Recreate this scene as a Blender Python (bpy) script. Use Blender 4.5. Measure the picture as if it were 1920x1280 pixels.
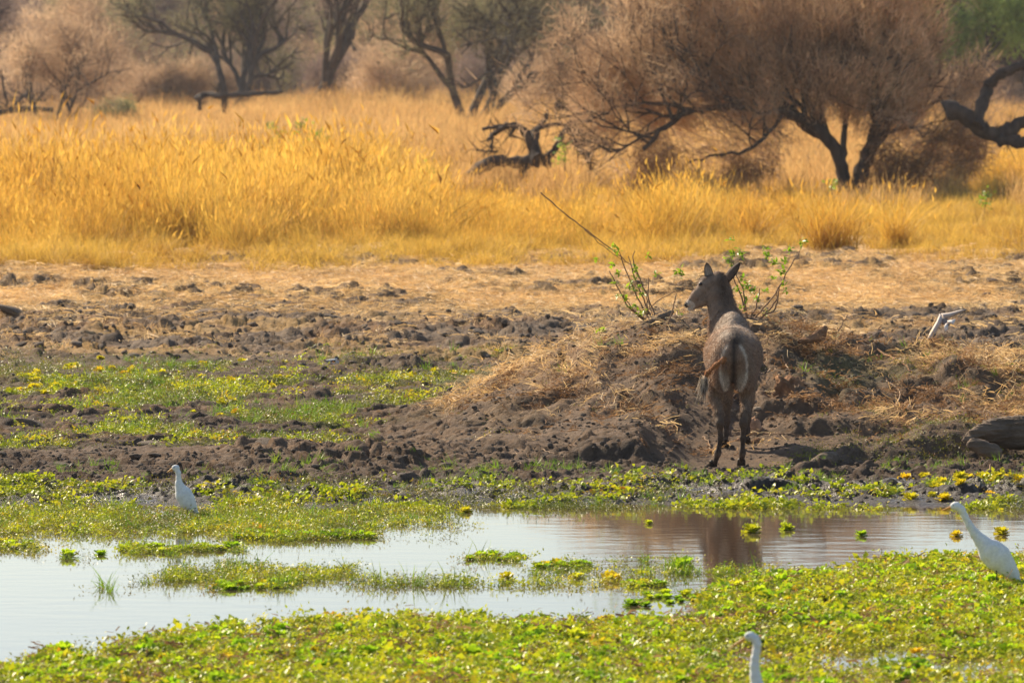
import bpy, math, random
import numpy as np

# ------------------------------------------------------------------ camera, sky, sun, exposure
for o in list(bpy.data.objects):
    bpy.data.objects.remove(o)
SC = bpy.context.scene
COL = SC.collection
F = 10667.0            # focal length in photo pixels (200 mm lens on 36 mm, 1920 px wide)
CH = 3.1               # camera height, metres
HY = 130.0             # photo row of the horizon

cam = bpy.data.cameras.new('camera')
camo = bpy.data.objects.new('camera', cam)
COL.objects.link(camo)
camo.location = (0, 0, CH)
camo.rotation_euler = (math.pi / 2 - math.atan((640 - HY) / F), 0, 0)
cam.lens = 200
cam.sensor_width = 36
cam.clip_end = 8000
cam.clip_start = 0.5
cam.dof.use_dof = True
cam.dof.focus_distance = 44.6
cam.dof.aperture_fstop = 6.3
SC.camera = camo

SUN_AZ = math.radians(-42)     # left of the view direction, behind the subject
SUN_EL = math.radians(35)
world = bpy.data.worlds.new("World")
SC.world = world
world.use_nodes = True
wn = world.node_tree
sky = wn.nodes.new('ShaderNodeTexSky')
sky.sky_type = 'NISHITA'
sky.sun_disc = False
sky.sun_elevation = SUN_EL
sky.sun_rotation = SUN_AZ
sky.dust_density = 1.0
sky.air_density = 1.0
sky.ozone_density = 1.0
wn.nodes['Background'].inputs[1].default_value = 0.09
wn.links.new(sky.outputs[0], wn.nodes['Background'].inputs[0])

sun = bpy.data.lights.new('sun', 'SUN')
sun.energy = 5.0
sun.angle = math.radians(0.6)
sun.color = (1.0, 0.85, 0.63)
suno = bpy.data.objects.new('sun', sun)
COL.objects.link(suno)
from mathutils import Vector, Matrix
sdir = Vector((math.sin(SUN_AZ) * math.cos(SUN_EL), math.cos(SUN_AZ) * math.cos(SUN_EL), math.sin(SUN_EL)))
suno.rotation_euler = sdir.to_track_quat('Z', 'Y').to_euler()
suno.location = sdir * 50

SC.view_settings.view_transform = 'Standard'
SC.view_settings.look = 'None'
SC.view_settings.exposure = 0.86
SC.view_settings.gamma = 1
SC.view_settings.use_curve_mapping = False
SC.render.engine = 'CYCLES'
SC.cycles.max_bounces = 6
SC.cycles.transmission_bounces = 4
SC.cycles.transparent_max_bounces = 6
SC.cycles.volume_bounces = 0
SC.cycles.use_denoising = True

# ------------------------------------------------------------------ helpers
rng = np.random.default_rng(7)


def tag(o, label=None, cat=None, group=None, kind=None):
    if label: o['label'] = label
    if cat: o['category'] = cat
    if group: o['group'] = group
    if kind: o['kind'] = kind
    return o


def P(px, py, z=0.0, D=None):
    """world point under a photo pixel, at height z, or at distance D"""
    if D is None:
        D = (CH - z) * F / (py - HY)
    else:
        z = CH - (py - HY) * D / F
    return Vector(((px - 960) * D / F, D, z))


def _hash(ix, iy, seed):
    h = (ix.astype(np.int64) * 374761393 + iy.astype(np.int64) * 668265263 + seed * 2147483647) & 0xffffffff
    h = ((h ^ (h >> 13)) * 1274126177) & 0xffffffff
    h = ((h ^ (h >> 16)) * 2246822519) & 0xffffffff
    return ((h ^ (h >> 15)) & 0xffffff) / float(0xffffff)


def vn(x, y, seed=0):
    xi = np.floor(x); yi = np.floor(y)
    fx = x - xi; fy = y - yi
    fx = fx * fx * (3 - 2 * fx); fy = fy * fy * (3 - 2 * fy)
    a = _hash(xi, yi, seed); b = _hash(xi + 1, yi, seed)
    c = _hash(xi, yi + 1, seed); d = _hash(xi + 1, yi + 1, seed)
    return (a + (b - a) * fx) * (1 - fy) + (c + (d - c) * fx) * fy


def fbm(x, y, scale, oct=4, seed=0, gain=0.5):
    s = 0; a = 1; t = 0; f = 1 / scale
    for i in range(oct):
        ca, sa = math.cos(i * 1.3 + seed), math.sin(i * 1.3 + seed)
        s = s + a * vn((x * ca - y * sa) * f + 17.3 * i, (x * sa + y * ca) * f - 9.1 * i, seed + i)
        t += a; a *= gain; f *= 2.03
    return s / t


def billow(x, y, scale, oct=3, seed=0):
    """rounded clods with sharp creases between"""
    s = 0; a = 1; t = 0; f = 1 / scale
    for i in range(oct):
        ca, sa = math.cos(i * 1.7 + seed), math.sin(i * 1.7 + seed)
        n = vn((x * ca - y * sa) * f + 3.3 * i, (x * sa + y * ca) * f + 8.1 * i, seed + i)
        s = s + a * (np.abs(2 * n - 1))
        t += a; a *= 0.5; f *= 2.1
    return s / t


def cells(x, y, scale, seed=0):
    """distance to nearest jittered point, 0..1: gives lumps"""
    X = x / scale; Y = y / scale
    xi = np.floor(X); yi = np.floor(Y)
    best = np.full(np.shape(X), 9.0); hid = np.zeros(np.shape(X))
    for dx in (-1, 0, 1):
        for dy in (-1, 0, 1):
            cx = xi + dx; cy = yi + dy
            jx = cx + _hash(cx, cy, seed); jy = cy + _hash(cx, cy, seed + 5)
            d = (X - jx) ** 2 + (Y - jy) ** 2
            m = d < best
            best = np.where(m, d, best)
            hid = np.where(m, _hash(cx, cy, seed + 9), hid)
    return np.sqrt(best), hid


def blocks(x, y, scale, seed=0):
    """broken tilted plates with cracks between: 0..1"""
    wx = x + scale * .35 * (fbm(x, y, scale * .8, 2, seed + 3) - .5) * 2; wy = y + scale * .35 * (fbm(x + 9, y, scale * .8, 2, seed + 4) - .5) * 2
    X = wx / scale; Y = wy / scale
    xi = np.floor(X); yi = np.floor(Y)
    b1 = np.full(np.shape(X), 9.0); b2 = b1.copy(); h1 = np.zeros(np.shape(X)); tx = h1.copy(); ty = h1.copy()
    for dx in (-1, 0, 1):
        for dy in (-1, 0, 1):
            cx = xi + dx; cy = yi + dy
            ox = X - cx - _hash(cx, cy, seed); oy = Y - cy - _hash(cx, cy, seed + 5)
            d = np.sqrt(ox ** 2 + oy ** 2)
            m = d < b1
            b2 = np.where(m, b1, np.minimum(b2, d)); b1 = np.where(m, d, b1)
            h1 = np.where(m, _hash(cx, cy, seed + 9), h1); tx = np.where(m, ox, tx); ty = np.where(m, oy, ty)
    hx = _hash(np.floor(h1 * 997), np.floor(h1 * 331), seed) - .5
    return np.clip((b2 - b1) * 4, 0, 1) ** .6 * (h1 * .8 + .2) + (tx * hx * 1.2 - ty * (.2 + h1 * .7)) * .6


def sst(a, b, x):
    t = np.clip((x - a) / (b - a), 0, 1)
    return t * t * (3 - 2 * t)


def mesh_obj(name, V, Fc, mat=None, parent=None, smooth=True, link=True, colors=None, cname='col', attrs=None):
    """Fc: int array (n,3) or (n,4), or list of lists"""
    me = bpy.data.meshes.new(name)
    V = np.asarray(V, dtype=np.float32)
    if isinstance(Fc, np.ndarray) and Fc.ndim == 2:
        n, k = Fc.shape
        me.vertices.add(len(V)); me.vertices.foreach_set('co', V.ravel())
        me.loops.add(n * k); me.loops.foreach_set('vertex_index', Fc.astype(np.int32).ravel())
        me.polygons.add(n); me.polygons.foreach_set('loop_start', (np.arange(n) * k).astype(np.int32))
        me.polygons.foreach_set('loop_total', np.full(n, k, dtype=np.int32))
        me.update(calc_edges=True)
    else:
        me.from_pydata([tuple(v) for v in V.tolist()], [], [list(f) for f in Fc])
    if smooth:
        me.polygons.foreach_set('use_smooth', np.ones(len(me.polygons), dtype=bool))
    if colors is not None:
        at = me.attributes.new(cname, 'FLOAT_COLOR', 'POINT')
        c4 = np.ones((len(V), 4), dtype=np.float32); c4[:, :3] = colors
        at.data.foreach_set('color', c4.ravel())
    for k, v in (attrs or {}).items():
        at = me.attributes.new(k, 'FLOAT', 'POINT')
        at.data.foreach_set('value', np.asarray(v, dtype=np.float32))
    if mat: me.materials.append(mat)
    me.validate()
    o = bpy.data.objects.new(name, me)
    if link: COL.objects.link(o)
    if parent: o.parent = parent
    return o


class MB:
    """collects pieces into one mesh"""
    def __init__(s): s.V = []; s.T = []; s.C = []; s.n = 0
    def add(s, v, f, c=None):
        v = np.asarray(v, dtype=float); f = np.asarray(f, dtype=int)
        if f.shape[1] == 4: f = np.concatenate([f[:, [0, 1, 2]], f[:, [0, 2, 3]]])
        s.V.append(v); s.T.append(f + s.n); s.n += len(v)
        s.C.append(np.broadcast_to(np.asarray((1, 1, 1) if c is None else c, dtype=float), (len(v), 3)))
    def tube(s, pts, rad, k=6, c=None, cap=True, bump=0.0, rs=None):
        pts = np.asarray([tuple(p) for p in pts], dtype=float); rad = np.asarray(rad, dtype=float)
        n = len(pts)
        tg = np.gradient(pts, axis=0); tg /= np.linalg.norm(tg, axis=1)[:, None] + 1e-9
        up = np.array([0.13, 0.21, 0.97]) if abs(tg[0][2]) < 0.9 else np.array([0.97, 0.1, 0.1])
        V = []
        for i in range(n):
            a = np.cross(tg[i], up); a /= np.linalg.norm(a) + 1e-9
            b = np.cross(tg[i], a)
            up = -b if False else up
            an = np.arange(k) * 2 * math.pi / k
            rr = rad[i] * (1 + (bump * (rs.random(k) - .5) * 2 if rs is not None else 0))
            V.append(pts[i] + (np.cos(an) * rr)[:, None] * a + (np.sin(an) * rr)[:, None] * b)
        V = np.concatenate(V)
        Fq = []
        for i in range(n - 1):
            j = np.arange(k); j2 = (j + 1) % k
            Fq.append(np.stack([i * k + j, i * k + j2, (i + 1) * k + j2, (i + 1) * k + j], 1))
        s.add(V, np.concatenate(Fq), c)
        if cap:
            for i, base in ((0, 0), (n - 1, (n - 1) * k)):
                vv = np.concatenate([V[base:base + k], pts[i:i + 1]])
                j = np.arange(k); j2 = (j + 1) % k
                s.add(vv, np.stack([j, j2, np.full(k, k)], 1), c)
    def build(s, name, mat=None, parent=None, smooth=True, link=True, **kw):
        return mesh_obj(name, np.concatenate(s.V), np.concatenate(s.T), mat, parent, smooth, link,
                        colors=np.concatenate(s.C), **kw)


def strips(root, d, up, length, width, seg, curve, r):
    """many thin curved blades at once. root (n,3); d (n,3) unit lean dir horizontal; returns V,T"""
    n = len(root)
    t = np.linspace(0, 1, seg + 1)
    side = np.stack([-d[:, 1], d[:, 0], np.zeros(n)], 1)
    ang = r.uniform(0, math.pi, n)
    # width direction turned at random
    wd = side * np.cos(ang)[:, None] + d * np.sin(ang)[:, None]
    V = np.zeros((n, seg + 1, 2, 3))
    for i, tt in enumerate(t):
        c = root + up * (length * tt * (1 - 0.35 * curve * tt))[:, None] + d * (length * curve * tt * tt)[:, None]
        w = width * (1 - tt) ** 0.6 * 0.5 + width * 0.04
        V[:, i, 0] = c - wd * w[:, None]; V[:, i, 1] = c + wd * w[:, None]
    V = V.reshape(n, -1, 3)
    T = []
    for i in range(seg):
        a = 2 * i
        T += [[a, a + 1, a + 3], [a, a + 3, a + 2]]
    T = np.array(T)
    Fa = (np.arange(n)[:, None, None] * (2 * (seg + 1)) + T[None]).reshape(-1, 3)
    return V.reshape(-1, 3), Fa


# ------------------------------------------------------------------ materials
def newmat(name):
    m = bpy.data.materials.new(name); m.use_nodes = True
    nt = m.node_tree
    for n in list(nt.nodes): nt.nodes.remove(n)
    out = nt.nodes.new('ShaderNodeOutputMaterial')
    return m, nt, out


def N(nt, typ, **kw):
    n = nt.nodes.new(typ)
    for k, v in kw.items():
        if k == 'in_':
            for i, val in v.items(): n.inputs[i].default_value = val
        else: setattr(n, k, v)
    return n


def ramp(nt, fac, stops):
    r = nt.nodes.new('ShaderNodeValToRGB')
    el = r.color_ramp.elements
    while len(el) < len(stops): el.new(0.5)
    for e, (p, c) in zip(el, stops):
        e.position = p; e.color = (*c, 1)
    nt.links.new(fac, r.inputs[0])
    return r.outputs[0]


def leaf_mat(name, stops, transl=0.5, rough=0.5, spec=0.3, patch=3.0, patch_amt=0.5, tstops=None, vcol=False):
    """leaf / grass blade: colour per instance + drifting patches, light passes through"""
    m, nt, out = newmat(name)
    oi = N(nt, 'ShaderNodeObjectInfo')
    geo = N(nt, 'ShaderNodeNewGeometry')
    no = N(nt, 'ShaderNodeTexNoise', in_={'Scale': 1 / patch, 'Detail': 3.0})
    nt.links.new(geo.outputs['Position'], no.inputs['Vector'])
    no2 = N(nt, 'ShaderNodeTexNoise', in_={'Scale': 9 / patch, 'Detail': 2.0})
    nt.links.new(geo.outputs['Position'], no2.inputs['Vector'])
    # fac = mix(random, contrast(noise))
    ma = N(nt, 'ShaderNodeMapRange', in_={1: 0.3, 2: 0.7, 3: 0.0, 4: 1.0})
    ad = N(nt, 'ShaderNodeMath', operation='ADD'); nt.links.new(no.outputs[0], ad.inputs[0])
    sc_ = N(nt, 'ShaderNodeMath', operation='MULTIPLY_ADD', in_={1: 0.5, 2: -0.25}); nt.links.new(no2.outputs[0], sc_.inputs[0])
    nt.links.new(sc_.outputs[0], ad.inputs[1]); nt.links.new(ad.outputs[0], ma.inputs[0])
    mx = N(nt, 'ShaderNodeMix', data_type='FLOAT', in_={0: patch_amt})
    nt.links.new(oi.outputs['Random'], mx.inputs[2]); nt.links.new(ma.outputs[0], mx.inputs[3])
    col = ramp(nt, mx.outputs[0], stops)
    if vcol:
        at = N(nt, 'ShaderNodeAttribute', attribute_name='col')
        mm = N(nt, 'ShaderNodeMix', data_type='RGBA', blend_type='MULTIPLY', in_={0: 1.0})
        nt.links.new(col, mm.inputs[6]); nt.links.new(at.outputs['Color'], mm.inputs[7])
        col = mm.outputs[2]
    pb = N(nt, 'ShaderNodeBsdfPrincipled', in_={'Roughness': rough, 'Specular IOR Level': spec})
    nt.links.new(col, pb.inputs['Base Color'])
    tr = N(nt, 'ShaderNodeBsdfTranslucent')
    nt.links.new(col, tr.inputs[0])
    ms = N(nt, 'ShaderNodeMixShader', in_={0: transl})
    nt.links.new(pb.outputs[0], ms.inputs[1]); nt.links.new(tr.outputs[0], ms.inputs[2])
    nt.links.new(ms.outputs[0], out.inputs[0])
    return m


def solid_mat(name, c1, c2, scale=20.0, rough=0.85, bump=0.3, spec=0.3, vcol=None, detail=5.0, stretch=None, bscale=None):
    m, nt, out = newmat(name)
    tc = N(nt, 'ShaderNodeTexCoord')
    vec = tc.outputs['Object']
    if stretch:
        mp = N(nt, 'ShaderNodeMapping'); mp.inputs['Scale'].default_value = stretch
        nt.links.new(vec, mp.inputs[0]); vec = mp.outputs[0]
    no = N(nt, 'ShaderNodeTexNoise', in_={'Scale': scale, 'Detail': detail, 'Roughness': 0.65})
    nt.links.new(vec, no.inputs['Vector'])
    col = ramp(nt, no.outputs[0], [(0.3, c1), (0.7, c2)])
    if vcol:
        at = N(nt, 'ShaderNodeAttribute', attribute_name=vcol)
        mm = N(nt, 'ShaderNodeMix', data_type='RGBA', blend_type='MULTIPLY', in_={0: 1.0})
        nt.links.new(col, mm.inputs[6]); nt.links.new(at.outputs['Color'], mm.inputs[7])
        col = mm.outputs[2]
    pb = N(nt, 'ShaderNodeBsdfPrincipled', in_={'Roughness': rough, 'Specular IOR Level': spec})
    nt.links.new(col, pb.inputs['Base Color'])
    if bump:
        n2 = N(nt, 'ShaderNodeTexNoise', in_={'Scale': bscale or scale * 2, 'Detail': 6.0, 'Roughness': 0.7})
        nt.links.new(vec, n2.inputs['Vector'])
        b = N(nt, 'ShaderNodeBump', in_={'Strength': bump, 'Distance': 0.02})
        nt.links.new(n2.outputs[0], b.inputs['Height']); nt.links.new(b.outputs[0], pb.inputs['Normal'])
    nt.links.new(pb.outputs[0], out.inputs[0])
    return m


def ground_mat():
    m, nt, out = newmat('ground')
    at = N(nt, 'ShaderNodeAttribute', attribute_name='col')
    wt = N(nt, 'ShaderNodeAttribute', attribute_name='wet')
    tc = N(nt, 'ShaderNodeTexCoord')
    no = N(nt, 'ShaderNodeTexNoise', in_={'Scale': 9.0, 'Detail': 8.0, 'Roughness': 0.72})
    nt.links.new(tc.outputs['Object'], no.inputs['Vector'])
    v = ramp(nt, no.outputs[0], [(0.28, (0.55, 0.55, 0.57)), (0.5, (0.95, 0.95, 0.95)), (0.74, (1.5, 1.42, 1.3))])
    mm = N(nt, 'ShaderNodeMix', data_type='RGBA', blend_type='MULTIPLY', in_={0: 1.0})
    nt.links.new(at.outputs['Color'], mm.inputs[6]); nt.links.new(v, mm.inputs[7])
    pb = N(nt, 'ShaderNodeBsdfPrincipled', in_={'Specular IOR Level': 0.35})
    nt.links.new(mm.outputs[2], pb.inputs['Base Color'])
    ro = N(nt, 'ShaderNodeMapRange', in_={1: 0.0, 2: 1.0, 3: 0.92, 4: 0.3})
    nt.links.new(wt.outputs['Fac'], ro.inputs[0]); nt.links.new(ro.outputs[0], pb.inputs['Roughness'])
    n2 = N(nt, 'ShaderNodeTexNoise', in_={'Scale': 26.0, 'Detail': 8.0, 'Roughness': 0.75})
    nt.links.new(tc.outputs['Object'], n2.inputs['Vector'])
    b = N(nt, 'ShaderNodeBump', in_={'Strength': 1.0, 'Distance': 0.06})
    nt.links.new(n2.outputs[0], b.inputs['Height']); nt.links.new(b.outputs[0], pb.inputs['Normal'])
    nt.links.new(pb.outputs[0], out.inputs[0])
    return m


def water_mat():
    m, nt, out = newmat('water')
    tc = N(nt, 'ShaderNodeTexCoord')
    mp = N(nt, 'ShaderNodeMapping'); mp.inputs['Scale'].default_value = (0.55, 1.0, 1.0)
    nt.links.new(tc.outputs['Object'], mp.inputs[0])
    a = N(nt, 'ShaderNodeTexNoise', in_={'Scale': 5.0, 'Detail': 3.0, 'Roughness': 0.5})
    c = N(nt, 'ShaderNodeTexNoise', in_={'Scale': 0.45, 'Detail': 2.0})
    nt.links.new(mp.outputs[0], a.inputs['Vector']); nt.links.new(tc.outputs['Object'], c.inputs['Vector'])
    mu = N(nt, 'ShaderNodeMath', operation='MULTIPLY'); nt.links.new(a.outputs[0], mu.inputs[0]); nt.links.new(c.outputs[0], mu.inputs[1])
    b = N(nt, 'ShaderNodeBump', in_={'Strength': 0.28, 'Distance': 0.010})
    nt.links.new(mu.outputs[0], b.inputs['Height'])
    pb = N(nt, 'ShaderNodeBsdfPrincipled', in_={'Base Color': (0.075, 0.05, 0.035, 1), 'Roughness': 0.05, 'IOR': 1.33, 'Specular IOR Level': 0.6})
    nt.links.new(b.outputs[0], pb.inputs['Normal'])
    nt.links.new(pb.outputs[0], out.inputs[0])
    return m


M = {}
M['ground'] = ground_mat()
M['water'] = water_mat()
M['dry_grass'] = leaf_mat('dry_grass', [(0.0, (0.42, 0.21, 0.04)), (0.35, (0.66, 0.39, 0.06)), (0.7, (0.83, 0.56, 0.105)), (1.0, (0.78, 0.46, 0.11))], 0.42, 0.6, 0.2, 4.0, 0.6, vcol=True)
M['far_grass'] = leaf_mat('far_grass', [(0.0, (0.44, 0.25, 0.09)), (0.5, (0.66, 0.41, 0.15)), (1.0, (0.76, 0.51, 0.2))], 0.5, 0.7, 0.1, 9.0, 0.7, vcol=True)  # muted pinkish: distance haze and seed heads put into the blade colour
M['straw'] = leaf_mat('straw', [(0.0, (0.42, 0.25, 0.10)), (0.5, (0.7, 0.46, 0.2)), (1.0, (0.86, 0.64, 0.34))], 0.4, 0.6, 0.3, 2.0, 0.3)
M['rusty_litter'] = leaf_mat('rusty_litter', [(0.0, (0.13, 0.07, 0.035)), (0.5, (0.3, 0.16, 0.07)), (1.0, (0.5, 0.3, 0.14))], 0.3, 0.7, 0.2, 1.0, 0.4)
M['carpet'] = leaf_mat('carpet_leaf', [(0.0, (0.17, 0.25, 0.012)), (0.35, (0.36, 0.43, 0.014)), (0.72, (0.54, 0.52, 0.02)), (0.92, (0.64, 0.42, 0.02)), (1.0, (0.66, 0.25, 0.02))], 0.45, 0.42, 0.35, 0.7, 0.45)
M['carpet_dark'] = leaf_mat('creeping_leaf', [(0.0, (0.07, 0.10, 0.010)), (0.5, (0.19, 0.21, 0.014)), (0.8, (0.33, 0.27, 0.025)), (1.0, (0.36, 0.15, 0.04))], 0.35, 0.42, 0.4, 0.5, 0.4)
M['lettuce'] = leaf_mat('lettuce_leaf', [(0.0, (0.2, 0.38, 0.012)), (0.6, (0.36, 0.52, 0.015)), (0.85, (0.55, 0.55, 0.02)), (1.0, (0.66, 0.42, 0.02))], 0.62, 0.42, 0.4, 0.9, 0.4)
M['lettuce_yellow'] = leaf_mat('yellow_lettuce_leaf', [(0.0, (0.45, 0.48, 0.015)), (0.7, (0.70, 0.55, 0.015)), (1.0, (0.74, 0.38, 0.015))], 0.5, 0.42, 0.4, 0.6, 0.4)
M['green_grass'] = leaf_mat('green_grass', [(0.0, (0.10, 0.20, 0.015)), (0.6, (0.2, 0.33, 0.02)), (1.0, (0.36, 0.38, 0.04))], 0.5, 0.4, 0.4, 1.0, 0.4)
M['sapling_leaf'] = leaf_mat('sapling_leaf', [(0.0, (0.14, 0.28, 0.012)), (1.0, (0.34, 0.46, 0.02))], 0.55, 0.4, 0.4, 0.3, 0.6)
M['mud'] = solid_mat('mud', (0.09, 0.068, 0.052), (0.2, 0.15, 0.11), 7, 0.9, 0.8)
M['mud_dry'] = solid_mat('dry_mud', (0.1, 0.075, 0.055), (0.22, 0.165, 0.12), 7, 0.95, 0.8)
M['twig'] = solid_mat('twig_bark', (0.16, 0.09, 0.05), (0.36, 0.22, 0.13), 12, 0.85, 0.3)
M['pale_twig'] = solid_mat('bleached_twig', (0.3, 0.19, 0.11), (0.55, 0.38, 0.24), 12, 0.85, 0.3)
M['bark'] = solid_mat('dark_bark', (0.035, 0.027, 0.022), (0.1, 0.075, 0.058), 6, 0.95, 1.0, stretch=(1, 1, 0.3))
M['log'] = solid_mat('grey_log', (0.07, 0.05, 0.036), (0.23, 0.165, 0.115), 8, 0.9, 1.0, stretch=(0.25, 1, 1))
M['rot'] = solid_mat('rotten_wood', (0.07, 0.03, 0.015), (0.42, 0.23, 0.12), 9, 0.95, 1.0, detail=8)
M['pale_rot'] = solid_mat('pale_bark', (0.3, 0.15, 0.08), (0.75, 0.45, 0.27), 14, 0.9, 0.8, detail=8)
M['stone'] = solid_mat('stone', (0.2, 0.15, 0.11), (0.36, 0.28, 0.2), 9, 0.9, 0.5)
M['white_feather'] = solid_mat('white_feather', (0.74, 0.74, 0.72), (0.84, 0.84, 0.82), 30, 0.75, 0.1, spec=0.2, stretch=(1, 1, 0.3))
M['beak'] = solid_mat('orange_beak', (0.62, 0.28, 0.05), (0.72, 0.36, 0.08), 20, 0.45, 0)
M['bird_leg'] = solid_mat('dark_bird_leg', (0.02, 0.02, 0.018), (0.05, 0.045, 0.04), 20, 0.6, 0)
M['eye'] = solid_mat('dark_eye', (0.008, 0.006, 0.005), (0.012, 0.01, 0.008), 20, 0.12, 0, spec=0.6)

# ------------------------------------------------------------------ ground
MX = [560, 640, 750, 830, 930, 1000, 1080, 1200, 1320, 1400, 1480, 1550, 1650, 1750, 1920, 2100, 2500, 2900]
MHT = [0, .0, .03, .12, .41, .53, .71, .93, .985, .95, .865, .755, .64, .62, .61, .50, .25, 0]
DC = 48.5


def shore(x):
    return 40.35 + 0.5 * (fbm(x, x * 0 + 3.3, 1.1, 3, 41) - 0.5) + 0.15 * np.sin(x * 0.9)


def mound(x, y):
    px = 960 + x * F / DC
    hc = np.interp(px, MX, MHT)
    df = np.interp(960 + x * F / 44, [600, 900, 1200, 1300, 1420, 1600, 1920], [44.6, 43.3, 43.3, 44.3, 45.1, 44.2, 44.0])
    df = df + 0.5 * (fbm(x, y, 0.8, 3, 61) - 0.5)
    t = np.clip((y - df) / (DC - df), 0, 1)
    up = 0.55 * t + 0.45 * (t * t * (3 - 2 * t))
    b = np.clip((y - DC) / 3.5, 0, 1)
    prof = np.where(y < DC, up, 1 - b * b * (3 - 2 * b))
    return hc * prof, hc, prof


def height(x, y, full=False):
    x = np.asarray(x, dtype=float); y = np.asarray(y, dtype=float)
    px = 960 + x * F / np.maximum(y, 1); py = HY + CH * F / np.maximum(y, 1)
    s = y - shore(x)
    base = np.where(s < 0, np.maximum(s * 0.09, -0.35), 0.035 * (1 - np.exp(-s * 1.5)) + 0.08 * sst(46, 54, y))
    m, hc, prof = mound(x, y)
    mm = np.clip(m * 2.2, 0, 1)
    h = base + m
    # big undulations and gullies on the mound
    bk1 = blocks(x, y, 0.75, 201); bk2 = blocks(x, y, 0.27, 202); bk3 = blocks(x, y, 0.11, 203)
    rough = sst(.36, .62, fbm(x, y, .8, 3, 204))
    h = h + mm * (0.20 * (fbm(x, y, 1.3, 4, 5, .55) - 0.5) + 0.07 * (bk1 - .4) * sst(.45, .6, fbm(x, y, 1.5, 2, 205)) + 0.035 * (bk2 - .4) * rough + 0.12 * (fbm(x, y, .4, 5, 206, .66) - .5))
    h = h + 0.02 * bk3 * sst(.45, .6, fbm(x, y, .6, 2, 207)) * mm
    rid = 1 - np.abs(2 * fbm(x * 1.0, y * 0.55, 0.7, 3, 77) - 1)
    h = h - mm * 0.10 * sst(0.8, 1.0, rid)
    # shallow scoop in the middle of the mound and the low ledge at its foot
    cx, cy = (1140 - 960) * 46 / F, 45.9
    h = h - 0.12 * np.exp(-(((x - cx) / 0.35) ** 2 + ((y - cy) / 0.45) ** 2))
    led = sst(0.25, 0.45, (x - 0.15)) * (1 - sst(0.95, 1.15, x)) * sst(43.62, 43.74, y + 0.15 * (fbm(x, y, 0.3, 2, 3) - .5)) * (1 - sst(44.1, 45.2, y))
    h = h + 0.115 * led
    # matted lumps and cut faces on the right
    for lx, ly, rx, ry, hh in ((1775, 44.35, 0.42, 0.35, 0.27), (1600, 44.0, 0.25, 0.25, 0.13), (1690, 43.9, 0.2, 0.2, 0.12), (1450, 45.0, 0.3, 0.3, 0.06)):
        wx = (lx - 960) * ly / F
        h = h + hh * np.exp(-(((x - wx) / rx) ** 2) ** 1.5 - (((y - ly) / ry) ** 2) ** 1.5)
    for lx, ly, rx, dd in ((1760, 47.3, 0.35, 0.13), (1480, 46.0, 0.3, 0.12), (1850, 47.0, 0.3, 0.1), (1560, 45.4, 0.5, 0.08), (1250, 47.0, 0.3, 0.08)):
        wx = (lx - 960) * ly / F
        win = np.exp(-(((x - wx) / rx) ** 2) ** 2)
        h = h + dd * win * (sst(ly - .07, ly + .07, y + 0.3 * (fbm(x, y, 0.35, 3, 8) - .5)) - sst(ly - 0.1, ly + 1.2, y))
    # low bank running off to the left in front of the green flat
    rg = np.exp(-((y - 44.3 - 0.25 * np.sin(x * 1.3)) / 0.9) ** 2) * (1 - sst(-0.8, 0.6, x - 0.2)) * (0.4 + 0.6 * sst(-4.0, -2.0, x))
    h = h + 0.10 * rg
    # trampled clods, zone by zone
    wb = sst(-0.2, 0.8, s) * (1 - sst(43.6, 45, y))            # wet bank
    yz = y + 9 * (fbm(x, y * .4, 2.2, 3, 92) - .5)
    zc = sst(54, 60, yz) * (1 - sst(66, 73, yz)) * (1 - mm)       # churned mud flat
    zg = sst(45, 46, y) * (1 - sst(54, 60, y)) * (1 - mm)       # green flat
    zs = sst(69, 73, y) * (1 - sst(88, 96, y)) * (1 - mm)       # straw flat
    cd, ch_ = cells(x + 0.15 * fbm(x, y, .3, 2, 12), y * 0.8, 0.42, 21)
    lump = np.clip(1 - cd * 1.5, 0, 1) ** 0.7 * ch_
    cd2, ch2 = cells(x, y * 0.8, 0.17, 22)
    lump2 = np.clip(1 - cd2 * 1.4, 0, 1) ** 0.6 * ch2
    bl = billow(x, y, 0.5, 4, 31)
    patch = sst(0.38, 0.54, fbm(x, y * 0.6, 2.4, 3, 91))
    h = h + wb * (0.075 * bk2 * rough + 0.045 * bk3 + 0.03 * (bl - .3))
    h = h + zc * (0.06 * lump + 0.11 * bk2 * (.1 + .9 * rough) + 0.04 * (bl - .35) + .04 * bk3 + .10 * (fbm(x, y, .35, 4, 209, .65) - .5))
    h = h + zg * (0.03 * lump * patch + 0.06 * bk2 * rough + 0.03 * bk3)
    h = h + zs * patch * (0.10 * lump + 0.15 * bk2)
    h = h + zs * 0.02 * (fbm(x, y, 0.5, 3, 14) - .5)
    h = h + (mm + rg) * (0.03 * lump2 * sst(.4, .7, fbm(x, y, 0.9, 2, 19)) + 0.02 * (bl - .35)) + rg * (.05 * bk2 * rough + .03 * (fbm(x, y, .25, 4, 208, .65) - .5))
    # a slight rise of the plain far behind
    h = h + 0.9 * sst(150, 300, y) * np.exp(-((x + 6) / 12) ** 2)
    # fine crumbs
    near = 1 - sst(60, 80, y)
    h = h + near * 0.045 * (fbm(x, y, 0.14, 3, 51, .62) - .5) * sst(-0.3, 0.3, s)
    # firm footing where the waterbuck stands
    pw = np.exp(-(((x - 1.70) / .42) ** 2) ** 2 - (((y - 44.0) / 1.75) ** 2) ** 3)
    tgt = np.interp(y, [42.0, 44.45, 45.3, 46], [-0.015, -0.005, 0.085, .2])
    h = h * (1 - pw) + pw * (tgt + .22 * (h - base - m - .04))
    if not full: return h
    return h, dict(s=s, mm=mm, hc=hc, prof=prof, wb=wb, zc=zc, zg=zg, zs=zs, patch=patch, rg=rg, lump=lump, px=px, py=py)


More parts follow.
